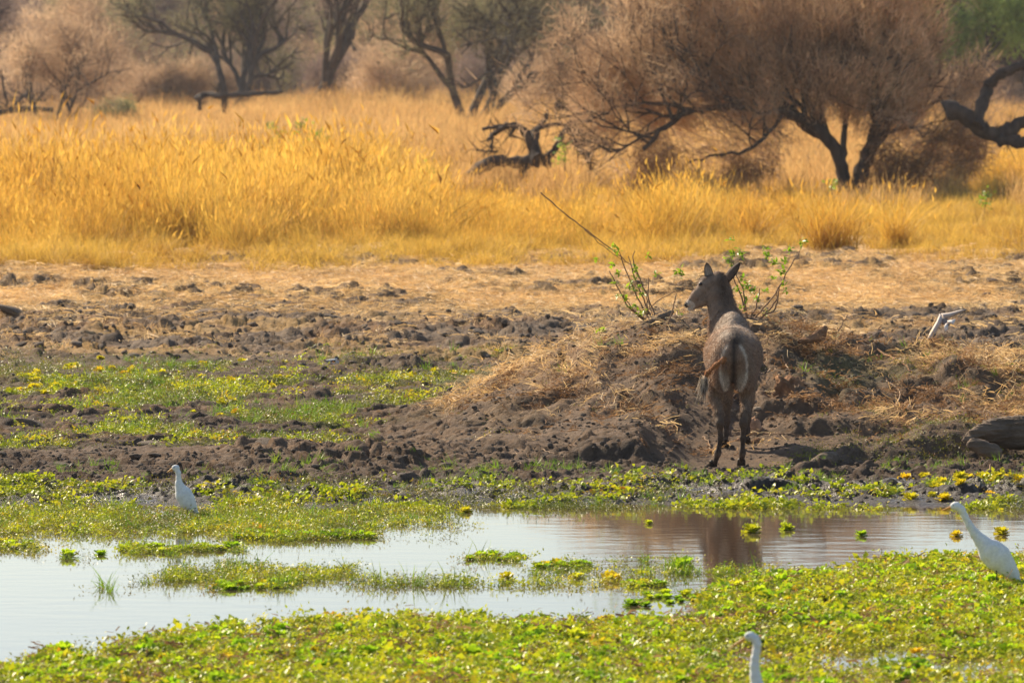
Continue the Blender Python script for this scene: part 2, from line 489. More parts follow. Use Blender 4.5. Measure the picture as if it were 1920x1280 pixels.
def Hs(x, y): return float(height(np.array([x]), np.array([y]))[0])


def drop(px, py, D=None):
    """first terrain hit of the ray through a photo pixel"""
    Ds = np.linspace(28, 120, 6000)
    x = (px - 960) * Ds / F; z = CH - (py - HY) * Ds / F
    k = np.argmax(z < height(x, Ds))
    if k == 0: return P(px, py)
    return Vector((x[k], Ds[k], z[k]))


def build_ground():
    rows = [8.0]
    while rows[-1] < 3500:
        D = rows[-1]
        st = 0.6 if D < 37 else (0.2 if D < 39.5 else 0.03 * (D / 42) ** 2 if D < 90 else 0.15 * (D / 90) ** 2.2)
        if 44 < D < 50: st *= 0.75
        rows.append(D + st)
    rows = np.array(rows)
    u = np.concatenate([-np.geomspace(1.2, 0.11, 26), np.linspace(-0.105, 0.105, 430), np.geomspace(0.11, 1.2, 26)])
    Y, U = np.meshgrid(rows, u, indexing='ij')
    X = U * np.maximum(Y, 25)
    x = X.ravel(); y = Y.ravel()
    z, a = height(x, y, True)
    # slight folding so that cut faces are not pure height steps
    nr, nc = Y.shape
    i = np.arange(nr - 1)[:, None] * nc + np.arange(nc - 1)[None]
    Q = np.stack([i, i + 1, i + nc + 1, i + nc], -1).reshape(-1, 4)
    # colours
    def mix(c0, c1, w): return c0 + (np.array(c1) - c0) * w[:, None]
    n1 = fbm(x, y, 1.6, 4, 101); n2 = fbm(x, y, 0.35, 4, 102); n3 = fbm(x, y * .6, 0.7, 4, 103)
    wetmud = (0.055, 0.043, 0.036); mud = (0.105, 0.069, 0.045); dry = (0.24, 0.155, 0.095)
    straw = (0.66, 0.41, 0.15); rust = (0.30, 0.16, 0.07); green = (0.12, 0.14, 0.025)
    c = np.tile(np.array(mud), (len(x), 1)).astype(float)
    c = mix(c, (0.155, 0.105, 0.07), sst(.4, .65, n2))
    c = mix(c, (0.25, 0.185, 0.13), a['zc'] * sst(.35, .6, fbm(x, y, .25, 3, 109)) * .8)
    c = mix(c, dry, a['mm'] * sst(.38, .62, n1) * .75)
    c = mix(c, dry, a['rg'] * 0.7)
    gsp = a['zg'] * sst(.40, .6, n3) * (x < 0.5)
    c = mix(c, green, gsp * .8)
    c = mix(c, rust, a['zg'] * sst(.52, .7, n2) * .4)
    fl_ = np.interp(y, [44.5, 46, 50, 56, 60], [-1.6, -1.38, -.94, -.26, .3])
    c = mix(c, (0.20, 0.13, 0.08), sst(fl_ - .2, fl_ + .3, x + .5 * (fbm(x, y, .7, 3, 501) - .5)) * sst(43.5, 44.5, y) * (1 - sst(52, 58, y)) * .8 * (x < 6))
    zst = a['zs'] + sst(88, 96, y)
    c = mix(c, straw, zst * (1 - a['patch'] * sst(.12, .3, a['lump']) * .9) * sst(.3, .5, n2 + .1))
    c = mix(c, rust, a['zc'] * sst(.5, .65, n3) * .5)
    c = mix(c, straw, a['zc'] * sst(.5, .68, n1) * .55)
    topw = a['mm'] * sst(.5, .95, a['prof'])
    left = 1 - sst(2.0, 2.6, x * 1.0) * 0
    c = mix(c, (0.36, 0.21, 0.10), topw * sst(.42, .62, n3) * .6)
    c = mix(c, (0.30, 0.17, 0.075), a['mm'] * sst(1.9, 2.6, x) * sst(.4, .6, n3) * .65)
    c = mix(c, (0.13, 0.12, 0.04), a['mm'] * sst(2.1, 2.8, x) * sst(.55, .7, n1) * .7)
    wet = (1 - sst(0.5, 2.0, a['s'] + 1.2 * (n1 - .5)))
    c = mix(c, wetmud, wet * .85)
    c = mix(c, (0.44, 0.26, 0.11), sst(96, 110, y))
    o = mesh_obj('ground', np.stack([x, y, z], 1), Q, M['ground'], colors=c, attrs={'wet': wet * (0.55 + 0.45 * sst(.4, .6, n2))})
    tag(o, kind='structure')
    return o


GROUND = build_ground()
w_ = mesh_obj('water', [(-60, 6, 0), (60, 6, 0), (60, 42.3, 0), (-60, 42.3, 0)], [[0, 1, 2, 3]], M['water'], smooth=False)
tag(w_, kind='structure')

# ------------------------------------------------------------------ plant and litter prototypes for ground cover
PROTO = {}


def proto(kind, obj_list):
    c = bpy.data.collections.new('src_' + kind)
    for i, o in enumerate(obj_list):
        o.name = '%s_source_%02d' % (kind, i)
        c.objects.link(o)
    PROTO[kind] = (c, len(obj_list))


def tuft(r, n, h, spread, width, seg=3, lean=0.35, tint=(0.75, 1.2), heads=0.0):
    root = np.stack([r.normal(0, spread, n), r.normal(0, spread, n), np.full(n, -0.03)], 1)
    an = r.uniform(0, 2 * math.pi, n)
    d = np.stack([np.cos(an), np.sin(an), np.zeros(n)], 1)
    up = np.tile([0, 0, 1.0], (n, 1)) + d * r.uniform(0, lean * .6, n)[:, None]
    L = h * r.uniform(0.45, 1.1, n)
    V, T = strips(root, d, up, L, width * r.uniform(0.6, 1.4, n), seg, r.uniform(0.05, lean * 1.6, n), r)
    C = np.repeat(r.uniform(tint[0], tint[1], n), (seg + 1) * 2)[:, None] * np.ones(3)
    C = C * np.tile(np.repeat(np.linspace(.6, 1.12, seg + 1), 2), n)[:, None]  # roots darker: browner dead bases, plus shade between blades put into the colour
    if heads > 0:
        k = int(n * heads)
        tip = V.reshape(n, seg + 1, 2, 3)[:k, -1, 0]
        e = tip + r.normal(0, 0.03, (k, 3)) + up[:k] * 0.09
        w = r.normal(0, 0.005, (k, 3))
        VV = np.stack([tip - up[:k] * .05, tip + w * 1.2, e, tip - w * 1.2], 1).reshape(-1, 3)
        TT = (np.arange(k)[:, None, None] * 4 + np.array([[0, 1, 2], [0, 2, 3]])[None]).reshape(-1, 3) + len(V)
        V = np.concatenate([V, VV]); T = np.concatenate([T, TT])
        C = np.concatenate([C, np.ones((len(VV), 3)) * (1.15, 1.1, 1.1)])
    return V, T, C


def mk(name, V, T, mat, C=None, smooth=True):
    return mesh_obj(name, V, T, mat, link=False, colors=C, smooth=smooth)


def litter(r, n, R, Lm, width):
    """straws lying about"""
    c = np.stack([r.normal(0, R, n), r.normal(0, R, n), r.uniform(0.0, 0.035, n)], 1)
    an = r.uniform(0, math.pi * 2, n); L = Lm * r.uniform(.4, 1.3, n)
    d = np.stack([np.cos(an), np.sin(an), r.normal(0, .16, n)], 1) * L[:, None] / 2
    s = np.stack([-np.sin(an), np.cos(an), r.normal(0, .7, n)], 1) * width / 2
    b = r.normal(0, .12, (n, 3)) * L[:, None]; b[:, 2] = np.abs(b[:, 2]) * .6
    V = np.stack([c - d - s, c - d + s, c + b + s, c + b - s, c + d + s * .4, c + d - s * .4], 1).reshape(-1, 3)
    T = np.array([[0, 1, 2], [0, 2, 3], [3, 2, 4], [3, 4, 5]])
    return V, (np.arange(n)[:, None, None] * 6 + T[None]).reshape(-1, 3)


def leafcluster(r, n, R, hz, L, wr, tilt=0.5, cup=0.15):
    """n leaves; each a 6-vertex folded leaf"""
    c = np.stack([r.normal(0, R, n), r.normal(0, R, n), r.uniform(0, 1, n) ** 1.3 * hz], 1)
    an = r.uniform(0, 2 * math.pi, n); el = r.normal(0.25, tilt, n)
    l = L * r.uniform(.6, 1.3, n); w = l * wr
    f = np.stack([np.cos(an) * np.cos(el), np.sin(an) * np.cos(el), np.sin(el)], 1)
    ro = r.normal(0, 0.5, n)
    s0 = np.stack([-np.sin(an), np.cos(an), np.zeros(n)], 1)
    nn = np.cross(f, s0)
    s = s0 * np.cos(ro)[:, None] + nn * np.sin(ro)[:, None]
    nn = np.cross(f, s); nn *= np.sign(nn[:, 2:3] + 1e-9)
    A = c; B = c + f * (l * .45)[:, None]; Cc = c + f * l[:, None] - nn * (l * .1)[:, None]
    e = s * (w / 2)[:, None] + nn * (w * cup)[:, None]; e2 = -s * (w / 2)[:, None] + nn * (w * cup)[:, None]
    V = np.stack([A, B + e, B, B + e2, Cc], 1).reshape(-1, 3)
    T = np.array([[0, 1, 2], [0, 2, 3], [1, 4, 2], [2, 4, 3]])
    return V, (np.arange(n)[:, None, None] * 5 + T[None]).reshape(-1, 3)


def rosette(r, R=0.07, n=9):
    """water lettuce: ribbed fan leaves cupped upward round a centre"""
    V = []; T = []; k = 0
    for ring, (cnt, el0, sc) in enumerate(((n, 0.12, 1.0), (n, 0.55, .98), (n - 2, 0.95, .85), (n - 5, 1.25, .65))):
        for i in range(cnt):
            an = 2 * math.pi * (i + ring * .5) / cnt + r.normal(0, .15)
            L = R * sc * r.uniform(.8, 1.15); el = el0 + r.normal(0, .12)
            m = 5
            f = np.array([math.cos(an), math.sin(an), 0]); s = np.array([-math.sin(an), math.cos(an), 0])
            for j, (t, w) in enumerate(((0.06, .10), (.5, .33), (.85, .46), (1.0, .34))):
                rr = L * t; zz = L * math.sin(el) * t ** 0.8; rr *= math.cos(el * (0.7 + .3 * t))
                for q in range(m):
                    a = (q / (m - 1) - .5) * 2
                    fold = 0.07 * L * (1 if q % 2 else -1) * t
                    edge = -0.10 * L * a * a * (t > .9)
                    V.append(f * (rr + edge) + s * (w * L * a) + np.array([0, 0, zz + fold + 0.10 * L * a * a + L * r.normal(0, .02)]))
            for j in range(3):
                for q in range(m - 1):
                    b = k + j * m + q
                    T += [[b, b + 1, b + m + 1], [b, b + m + 1, b + m]]
            k += 4 * m
    return np.array(V), np.array(T)


def clod_mesh(r, seed, sub=3):
    import bmesh
    bm = bmesh.new(); bmesh.ops.create_icosphere(bm, subdivisions=sub, radius=1)
    v = np.array([tuple(q.co) for q in bm.verts]); f = np.array([[w.index for w in q.verts] for q in bm.faces])
    bm.free()
    k = r.normal(size=(9, 3)); k /= np.linalg.norm(k, axis=1)[:, None]
    d = np.ones(len(v))
    for q in k:                                   # plane cuts -> broken faces
        lim = r.uniform(.62, .95); pr = v @ q
        d = np.where(pr > lim, np.minimum(d, lim / np.maximum(pr, .01)), d)
    v = v * d[:, None]
    v = v * (1 + 0.34 * (fbm(v[:, 0] * 1.3 + v[:, 2], v[:, 1] * 1.3 - v[:, 2], 0.8, 4, seed)[:, None] - .5))
    v *= np.array([1, .85, .62]); v[:, 2] += .25
    return v, f


r = np.random.default_rng(11)
proto('tall_grass', [mk('t', *tuft(r, 70, 1.15, .13, .011, 4, .42, (.6, 1.3), .25)[:2], M['dry_grass'], tuft(np.random.default_rng(11), 70, 1.15, .13, .011, 4, .42, (.6, 1.3), .25)[2]) for _ in range(1)])


def tuftobj(name, mat, *a, **k):
    V, T, C = tuft(r, *a, **k); return mk(name, V, T, mat, C)


PROTO.clear()
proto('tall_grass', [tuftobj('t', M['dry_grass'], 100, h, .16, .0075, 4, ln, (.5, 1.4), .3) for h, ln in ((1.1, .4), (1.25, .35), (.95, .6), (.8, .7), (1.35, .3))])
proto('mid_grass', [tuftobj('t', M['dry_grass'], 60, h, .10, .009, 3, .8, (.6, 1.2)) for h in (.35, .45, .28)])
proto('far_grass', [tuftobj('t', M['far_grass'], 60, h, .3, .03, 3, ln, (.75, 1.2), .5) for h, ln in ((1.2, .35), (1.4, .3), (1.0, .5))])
proto('short_straw', [tuftobj('t', M['straw'], 34, h, .07, .006, 2, 1.1, (.7, 1.2)) for h in (.08, .12, .06)])
proto('litter', [mk('l', *litter(r, 34, .12, .13, .0055), M['straw']) for _ in range(4)])
proto('rusty_litter', [mk('l', *litter(r, 44, .09, .075, .007), M['rusty_litter']) for _ in range(4)])
proto('leaf_sprig', [mk('s', *leafcluster(r, 34, .055, .032, .03, .45, .4), M['carpet']) for _ in range(5)])
proto('broad_sprig', [mk('s', *leafcluster(r, 16, .055, .03, .045, .75, .4, .2), M['carpet']) for _ in range(4)])
proto('creeper', [mk('s', *leafcluster(r, 32, .06, .036, .022, .42), M['carpet_dark']) for _ in range(4)])
proto('lettuce', [mk('s', *rosette(r), M['lettuce']) for _ in range(4)])
proto('lettuce_yellow', [mk('s', *rosette(r, .075, 8), M['lettuce_yellow']) for _ in range(3)])
proto('green_tuft', [tuftobj('t', M['green_grass'], 26, h, .035, .006, 3, .7, (.8, 1.2)) for h in (.10, .15, .08)])
proto('crumb', [mk('c', *clod_mesh(r, 200 + i, 2), M['mud']) for i in range(6)])


def scatter(name, kind, X, Y, Z, S, label, cat, tilt=0.12, lean=None):
    """one ground-cover object: a point mesh with tufts instanced on it by geometry nodes"""
    coll, cnt = PROTO[kind]
    n = len(X); rr = np.random.default_rng(n + len(name))
    me = bpy.data.meshes.new(name)
    me.vertices.add(n); me.vertices.foreach_set('co', np.stack([X, Y, Z], 1).astype(np.float32).ravel())
    rot = np.stack([rr.normal(0, tilt, n), rr.normal(0, tilt, n), rr.uniform(0, 6.283, n)], 1)
    if lean is not None:      # world-space lean (x, y) added, whatever the spin
        c_, s_ = np.cos(rot[:, 2]), np.sin(rot[:, 2])
        lx = c_ * lean[0] + s_ * lean[1]; ly = -s_ * lean[0] + c_ * lean[1]
        rot[:, 1] += lx; rot[:, 0] -= ly
    a = me.attributes.new('rot', 'FLOAT_VECTOR', 'POINT'); a.data.foreach_set('vector', rot.astype(np.float32).ravel())
    a = me.attributes.new('scl', 'FLOAT', 'POINT'); a.data.foreach_set('value', np.asarray(S, dtype=np.float32))
    a = me.attributes.new('pick', 'INT', 'POINT'); a.data.foreach_set('value', (rr.integers(0, cnt, n)).astype(np.int32))
    o = bpy.data.objects.new(name, me); COL.objects.link(o)
    ng = bpy.data.node_groups.new(name, 'GeometryNodeTree')
    ng.interface.new_socket('Geometry', in_out='INPUT', socket_type='NodeSocketGeometry')
    ng.interface.new_socket('Geometry', in_out='OUTPUT', socket_type='NodeSocketGeometry')
    gi = ng.nodes.new('NodeGroupInput'); go = ng.nodes.new('NodeGroupOutput')
    ip = ng.nodes.new('GeometryNodeInstanceOnPoints')
    ci = ng.nodes.new('GeometryNodeCollectionInfo'); ci.inputs['Collection'].default_value = coll
    ci.inputs['Separate Children'].default_value = True; ci.inputs['Reset Children'].default_value = True
    def na(nm, t):
        q = ng.nodes.new('GeometryNodeInputNamedAttribute'); q.data_type = t; q.inputs['Name'].default_value = nm
        return q.outputs['Attribute']
    er = ng.nodes.new('FunctionNodeEulerToRotation')
    L = ng.links.new
    L(na('rot', 'FLOAT_VECTOR'), er.inputs[0]); L(er.outputs[0], ip.inputs['Rotation'])
    L(na('scl', 'FLOAT'), ip.inputs['Scale']); L(na('pick', 'INT'), ip.inputs['Instance Index'])
    ip.inputs['Pick Instance'].default_value = True
    L(ci.outputs[0], ip.inputs['Instance']); L(gi.outputs[0], ip.inputs['Points']); L(ip.outputs[0], go.inputs[0])
    md = o.modifiers.new('cover', 'NODES'); md.node_group = ng
    tag(o, label, cat, kind='stuff')
    return o


def spread(n, y0, y1, wfun=None, margin=1.15, seed=0, xr=None):
    """random ground points inside the view wedge (with a margin), uniform per area, kept with probability wfun"""
    rr = np.random.default_rng(seed)
    y = np.sqrt(rr.uniform(y0 * y0, y1 * y1, n))
    if xr is None: x = rr.uniform(-1, 1, n) * 0.0905 * margin * y
    else: x = rr.uniform(xr[0], xr[1], n) * y
    px = 960 + x * F / y; py = HY + CH * F / y
    if wfun is not None:
        k = rr.random(n) < wfun(x, y, px, py)
        x, y = x[k], y[k]
    return x, y


# ---- the tall golden grass
def g_front(x):   # where the grass begins, metres from camera
    px = 960 + x * F / 88
    return np.interp(px, [-300, 0, 150, 600, 1000, 1250, 1500, 1700, 1800, 2200], [85.5, 87, 85.5, 88, 88.5, 89, 97, 107, 118, 122]) + 7 * (fbm(x, x * 0 + 1, 1.1, 3, 71) - .5)


def w_tall(x, y, px, py):
    w = sst(0, 3.0, y - g_front(x)) * (0.06 + 0.94 * sst(.42, .56, fbm(x, y * .7, 1.3, 3, 72)))
    bush = sst(6.2, 7.4, x) * (1 - sst(11.5, 13, x)) * sst(118, 124, y) * (1 - sst(136, 140, y))
    return w * (1 - .75 * bush)


x, y = spread(30000, 84, 155, lambda x, y, px, py: w_tall(x, y, px, py) * (1 - .7 * sst(125, 155, y)), 1.2, 1)
hs = 0.2 + 0.75 * fbm(x, y, 5, 3, 73) + 0.8 * fbm(x, y, 1.2, 2, 74)
hs *= 0.55 + 0.45 * sst(0, 9, y - g_front(x))
px_ = 960 + x * F / y
cdg, chg = cells(x + .4 * fbm(x, y, .8, 2, 401), y, 1.25, 402)
hs *= (.5 + .95 * chg) * (1.12 - .55 * cdg)
hs *= 1 - .55 * sst(94, 104, y) * sst(760, 860, px_) * (1 - sst(1700, 1900, px_)) - .2 * sst(110, 125, y)
hs *= 1 - .35 * sst(82, 95, y) * sst(820, 880, px_) * (1 - sst(1150, 1250, px_))
hs = np.maximum(hs, .22)
la = _hash(np.floor(chg * 9973), np.floor(chg * 331), 3) * 6.283; lm = .05 + .38 * _hash(np.floor(chg * 7919), np.floor(chg * 77), 4)
keepg = rng.random(len(x)) < (1.15 - cdg)
x, y, hs, la, lm = x[keepg], y[keepg], hs[keepg], la[keepg], lm[keepg]
scatter('tall_grass', 'tall_grass', x, y, height(x, y), hs * rng.uniform(.6, 1.25, len(x)), 'dense tall golden dry grass covering the plain behind the mud', 'grass', .14, (np.cos(la) * lm + .08, np.sin(la) * lm))
x, y = spread(18000, 118, 330, lambda x, y, px, py: (1 - sst(200, 330, y) * .5) * (.15 + .85 * sst(118, 160, y)) * (.25 + .75 * sst(.38, .55, fbm(x, y * .5, 4, 3, 172))), 1.2, 2)
hs = (0.55 + 0.75 * fbm(x, y, 9, 3, 75)) * (.6 + .4 * sst(118, 170, y)) * rng.uniform(.7, 1.2, len(x))
scatter('far_grass', 'far_grass', x, y, height(x, y), hs, 'hazy pinkish dry grass far back in front of the trees', 'grass', .1)
x, y = spread(9500, 82, 98, lambda x, y, px, py: sst(-5.5, -1.5, y - g_front(x)) * (1 - sst(5, 9, y - g_front(x))) * (.15 + .85 * sst(.45, .6, fbm(x, y, 1.1, 3, 76))), 1.2, 3)
scatter('fringe_grass', 'mid_grass', x, y, height(x, y), rng.uniform(.5, 1.1, len(x)), 'low dry yellow grass fringe along the front of the tall grass', 'grass', .2)
x, y = spread(9000, 86, 128, lambda x, y, px, py: sst(5.5, 7, x) * (.3 + .7 * sst(.4, .6, fbm(x, y, 1.5, 3, 77))), 1.2, 33)
scatter('thin_grass', 'mid_grass', x, y, height(x, y), rng.uniform(.5, 1.2, len(x)), 'low sparse yellow grass around the foot of the thorn tree', 'grass', .2)


def w_straw(x, y, px, py):
    h, a = height(x, y, True)
    return np.clip(sst(66, 74, y) * (1 - a['mm']) * (1 - .8 * a['patch'] * sst(.1, .3, a['lump'])) + .25 * a['zc'] * sst(.5, .65, fbm(x, y, .8, 3, 78)), 0, 1)


x, y = spread(26000, 56, 92, w_straw, 1.15, 4)
scatter('dry_turf', 'short_straw', x, y, height(x, y), rng.uniform(.5, 1.2, len(x)), 'short trampled straw coloured turf on the open flat', 'dry turf', .3)
x, y = spread(9000, 60, 92, w_straw, 1.15, 5)
scatter('straw_litter', 'litter', x, y, height(x, y) + .01, rng.uniform(.7, 1.6, len(x)), 'loose straw lying on the open flat below the tall grass', 'straw', .1)


# ---- litter and sparse growth on the mound
def w_mound_straw(x, y, px, py):
    h, a = height(x, y, True)
    n = fbm(x, y * .6, .7, 4, 103)
    top = sst(.6, .98, a['prof']) * (x < 1.6)
    right = sst(1.9, 2.6, x)
    return np.clip(a['mm'] * (.01 + top * sst(.46, .6, n) * .32 + right * sst(.44, .58, n) * .34), 0, 1)


x, y = spread(26000, 43, 53, w_mound_straw, 1.12, 6)
scatter('mound_straw', 'litter', x, y, height(x, y) + .005, rng.uniform(.35, 1.0, len(x)), 'broken straw and dry stalks strewn over the earth mound', 'straw', .35)
x, y = spread(26000, 42.6, 52, lambda x, y, px, py: np.clip(height(x, y, True)[1]['mm'] * (.03 + .28 * sst(1.8, 2.5, x) * sst(.42, .55, fbm(x, y, .6, 3, 80)) + .2 * sst(.52, .65, fbm(x, y, .5, 3, 79))), 0, 1), 1.12, 7)
scatter('rusty_litter', 'rusty_litter', x, y, height(x, y) + .004, rng.uniform(.4, .9, len(x)), 'rusty brown dead leaves and stalks on the earth mound', 'leaf litter', .4)
x, y = spread(16000, 43, 52, lambda x, y, px, py: np.clip(height(x, y, True)[1]['mm'] * (sst(2.1, 2.7, x) * .55 * sst(.48, .62, fbm(x, y, .9, 3, 101)) + .012) + np.exp(-(((x - 3.3) / .6) ** 2 + ((y - 44.2) / .6) ** 2)) + .6 * np.exp(-(((x - 2.5) / .35) ** 2 + ((y - 43.9) / .4) ** 2)) + .45 * sst(1.8, 2.1, x) * (y > 43.3) * (y < 45) * sst(.45, .6, fbm(x, y, .5, 3, 99)), 0, 1), 1.12, 8)
scatter('mound_creeper', 'creeper', x, y, height(x, y) + .002, rng.uniform(.4, .9, len(x)), 'dull green creeping plants matted over the right of the mound', 'ground cover', .4)
x, y = spread(2500, 43.2, 52, lambda x, y, px, py: np.clip(height(x, y, True)[1]['mm'] * (.03 + .3 * sst(2.1, 2.7, x) * sst(.5, .62, fbm(x, y, .6, 3, 104))), 0, 1), 1.12, 88)
scatter('mound_grass', 'green_tuft', x, y, height(x, y), rng.uniform(.4, 1.0, len(x)), 'small green grass shoots scattered on the mound', 'grass', .3)


# ---- green flat behind the low bank, and its weeds
def flank(y): return np.interp(y, [44.5, 46, 50, 56, 60], [-1.6, -1.38, -.94, -.26, .3])


def w_green(x, y, px, py):
    h, a = height(x, y, True)
    n = fbm(x, y * .6, .7, 4, 103)
    xb = flank(y); left = 1 - sst(xb - .2, xb + .3, x + .5 * (fbm(x, y, .7, 3, 501) - .5))
    return np.clip((a['zg'] * (.06 + .94 * sst(.44, .56, n)) + .12 * a['zc'] * sst(60, 55, y)) * left * (1 - sst(.15, .45, a['lump']) * .6) + a['rg'] * .02, 0, 1)


x, y = spread(34000, 44.5, 60, w_green, 1.15, 9)
k = rng.random(len(x)) < .62
scatter('weed_cover', 'creeper', x[k], y[k], height(x[k], y[k]), rng.uniform(.6, 1.3, k.sum()), 'olive green low weeds covering the flat left of the mound', 'weeds', .25)
k2 = (~k) & (fbm(x, y * .4, 1.1, 3, 105) > .5)
scatter('bright_weed', 'leaf_sprig', x[k2], y[k2], height(x[k2], y[k2]), rng.uniform(.6, 1.3, k2.sum()), 'bright green leafy weeds in streaks across the flat', 'weeds', .3)
x, y = spread(11000, 44.5, 58, lambda *a_: w_green(*a_) * sst(.48, .6, fbm(a_[0], a_[1] * .5, 1.3, 3, 106)), 1.15, 10)
scatter('flat_grass', 'green_tuft', x, y, height(x, y), rng.uniform(.5, 1.1, len(x)), 'fresh green grass shoots on the flat left of the mound', 'grass', .3)
x, y = spread(9000, 44.5, 58, lambda *a_: w_green(*a_) * sst(.62, .68, fbm(a_[0], a_[1] * .6, .5, 3, 107)) * .5, 1.15, 12)
scatter('yellow_weed', 'lettuce_yellow', x, y, height(x, y), rng.uniform(.5, .9, len(x)), 'yellow and orange wilting water plants stranded on the flat', 'weeds', .5)
x, y = spread(14000, 43, 72, lambda x, y, px, py: np.clip(.12 + height(x, y, True)[1]['zc'] * .5 + .2 * height(x, y, True)[1]['zg'], 0, 1), 1.12, 13)
scatter('mud_crumbs', 'crumb', x, y, height(x, y) - .004, 0.008 + .028 * rng.random(len(x)) ** 2.5 * (.4 + y / 60), 'small crumbs of dry mud scattered over the trampled ground', 'mud crumbs', .5)

x, y = spread(42000, 42.8, 50, lambda x, y, px, py: np.clip(height(x, y, True)[1]['mm'] * .6 + .25 * (y < 46), 0, 1) * sst(.35, .6, fbm(x, y, .4, 3, 301)), 1.1, 113)
scatter('mound_crumbs', 'crumb', x, y, height(x, y) - .003, 0.005 + .022 * rng.random(len(x)) ** 3, 'loose crumbs of dry earth covering the slope of the mound', 'mud crumbs', .5)

# ---- bank between mound and water
x, y = spread(9000, 40.0, 43.4, lambda x, y, px, py: np.clip((.04 + .9 * sst(.48, .6, fbm(x, y, .6, 3, 111))) * (1 - sst(40.8, 42.0, y + 1.6 * (fbm(x, y, .7, 3, 112) - .5))) * .8, 0, 1), 1.12, 14)
scatter('bank_creeper', 'creeper', x, y, np.maximum(height(x, y), 0), rng.uniform(.5, 1.0, len(x)), 'dark green creeping plants on the wet muddy bank', 'ground cover', .3)
x, y = spread(5200, 40.0, 43.0, lambda x, y, px, py: sst(.54, .63, fbm(x, y, .45, 3, 113)) * (1 - sst(41.0, 42.2, y)), 1.12, 15)
scatter('bank_leaves', 'broad_sprig', x, y, np.maximum(height(x, y), 0), rng.uniform(.5, 1.0, len(x)), 'bright green and yellow leaves along the muddy waterline', 'ground cover', .3)
x, y = spread(1500, 40.2, 43.4, lambda x, y, px, py: sst(.5, .6, fbm(x, y, .5, 3, 114)), 1.12, 16)
scatter('bank_grass', 'green_tuft', x, y, np.maximum(height(x, y), 0), rng.uniform(.4, .8, len(x)), 'green grass shoots along the muddy bank', 'grass', .3)
x, y = spread(5000, 40.5, 44.2, None, 1.12, 17)
scatter('bank_crumbs', 'crumb', x, y, np.maximum(height(x, y), 0) - .004, 0.006 + .02 * rng.random(len(x)) ** 2, 'dark wet mud crumbs on the bank by the water', 'mud crumbs', .5)


# ---- floating carpets
def w_carpet(x, y, px, py):
    nb = (fbm(x, y, .9, 4, 121) - .5); n = nb * 60 + 14 * (fbm(x, y, .2, 2, 122) - .5)
    # edge of the near carpet (photo rows)
    e = np.interp(px, [-200, 0, 60, 200, 330, 500, 700, 900, 1180, 1330, 1440, 1520, 2200],
                  [1276, 1264, 1236, 1212, 1194, 1174, 1162, 1161, 1172, 1166, 1154, 1134, 1124])
    w = sst(-4, 5, py + n * .45 - e)
    # right carpet reaching back to the open water
    er = np.interp(px, [1300, 1340, 1450, 1560, 1700, 1900, 2200], [1175, 1108, 1088, 1072, 1056, 1052, 1052])
    w = np.maximum(w, sst(-3, 4, py + n * .35 - er) * (px > 1320))
    # dark pool and the broken wet gaps
    w *= 1 - .92 * np.exp(-(((px - 1425) / 60) ** 2) ** 2 - (((py - 1130) / 15) ** 2) ** 2)
    gap = np.exp(-(((px - 1640) / 340) ** 2) ** 3 - (((py - 1249 - n * .3) / 36) ** 2) ** 2)
    w *= 1 - gap * sst(.36, .48, fbm(x, y * .8, .35, 3, 123)) * .97
    w *= 1 - .85 * sst(.56, .64, fbm(x, y * .7, .4, 3, 124))
    return np.clip(w, 0, 1)


x, y = spread(42000, 24.5, 37.5, w_carpet, 1.25, 20)
pick = rng.random(len(x)); zz = rng.uniform(0, .015, len(x))
nz = fbm(x, y, .5, 3, 125)
k = (pick < .5); scatter('floating_carpet', 'leaf_sprig', x[k], y[k], zz[k], rng.uniform(.6, 1.15, k.sum()), 'bright yellow green carpet of floating leaves on the near water', 'water plants', .3)
k = (pick >= .5) & (pick < .74); scatter('broad_leaf_carpet', 'broad_sprig', x[k], y[k], zz[k], rng.uniform(.6, 1.1, k.sum()), 'broad glossy green leaves mixed into the floating carpet', 'water plants', .3)
k = (pick >= .74) & (pick < .86); scatter('creeping_carpet', 'creeper', x[k], y[k], zz[k], rng.uniform(.6, 1.1, k.sum()), 'dark fine leaved creeping stems in the floating carpet', 'water plants', .3)
k = (pick >= .86) & (pick < .96) & (nz > .42); scatter('lettuce_carpet', 'lettuce', x[k], y[k], zz[k], rng.uniform(.6, 1.15, k.sum()), 'green water lettuce packed into the floating carpet', 'water plants', .25)
x2, y2 = x[:1500], y[:1500]; scatter('carpet_debris', 'rusty_litter', x2, y2, np.full(len(x2), .012), rng.uniform(.4, .9, len(x2)), 'brown dead stems and leaf bits lying in the floating carpet', 'plant debris', .3)
k = (pick >= .95) & (nz > .55); scatter('yellow_carpet', 'lettuce_yellow', x[k], y[k], zz[k], rng.uniform(.35, .7, k.sum()), 'orange and yellow water lettuce spots in the floating carpet', 'water plants', .3)


def rows_w(rects, x, y, px, py, sd):
    w = np.zeros_like(px); n = (fbm(x, y * .7, .45, 3, sd) - .5)
    for (x0, x1, ym, hh, dens) in rects:
        t = sst(x0 - 15, x0 + 25, px + n * 60) * (1 - sst(x1 - 25, x1 + 15, px + n * 60))
        w = np.maximum(w, t * dens * np.exp(-(((py - ym - n * 10) / hh) ** 2) ** 2))
    return w


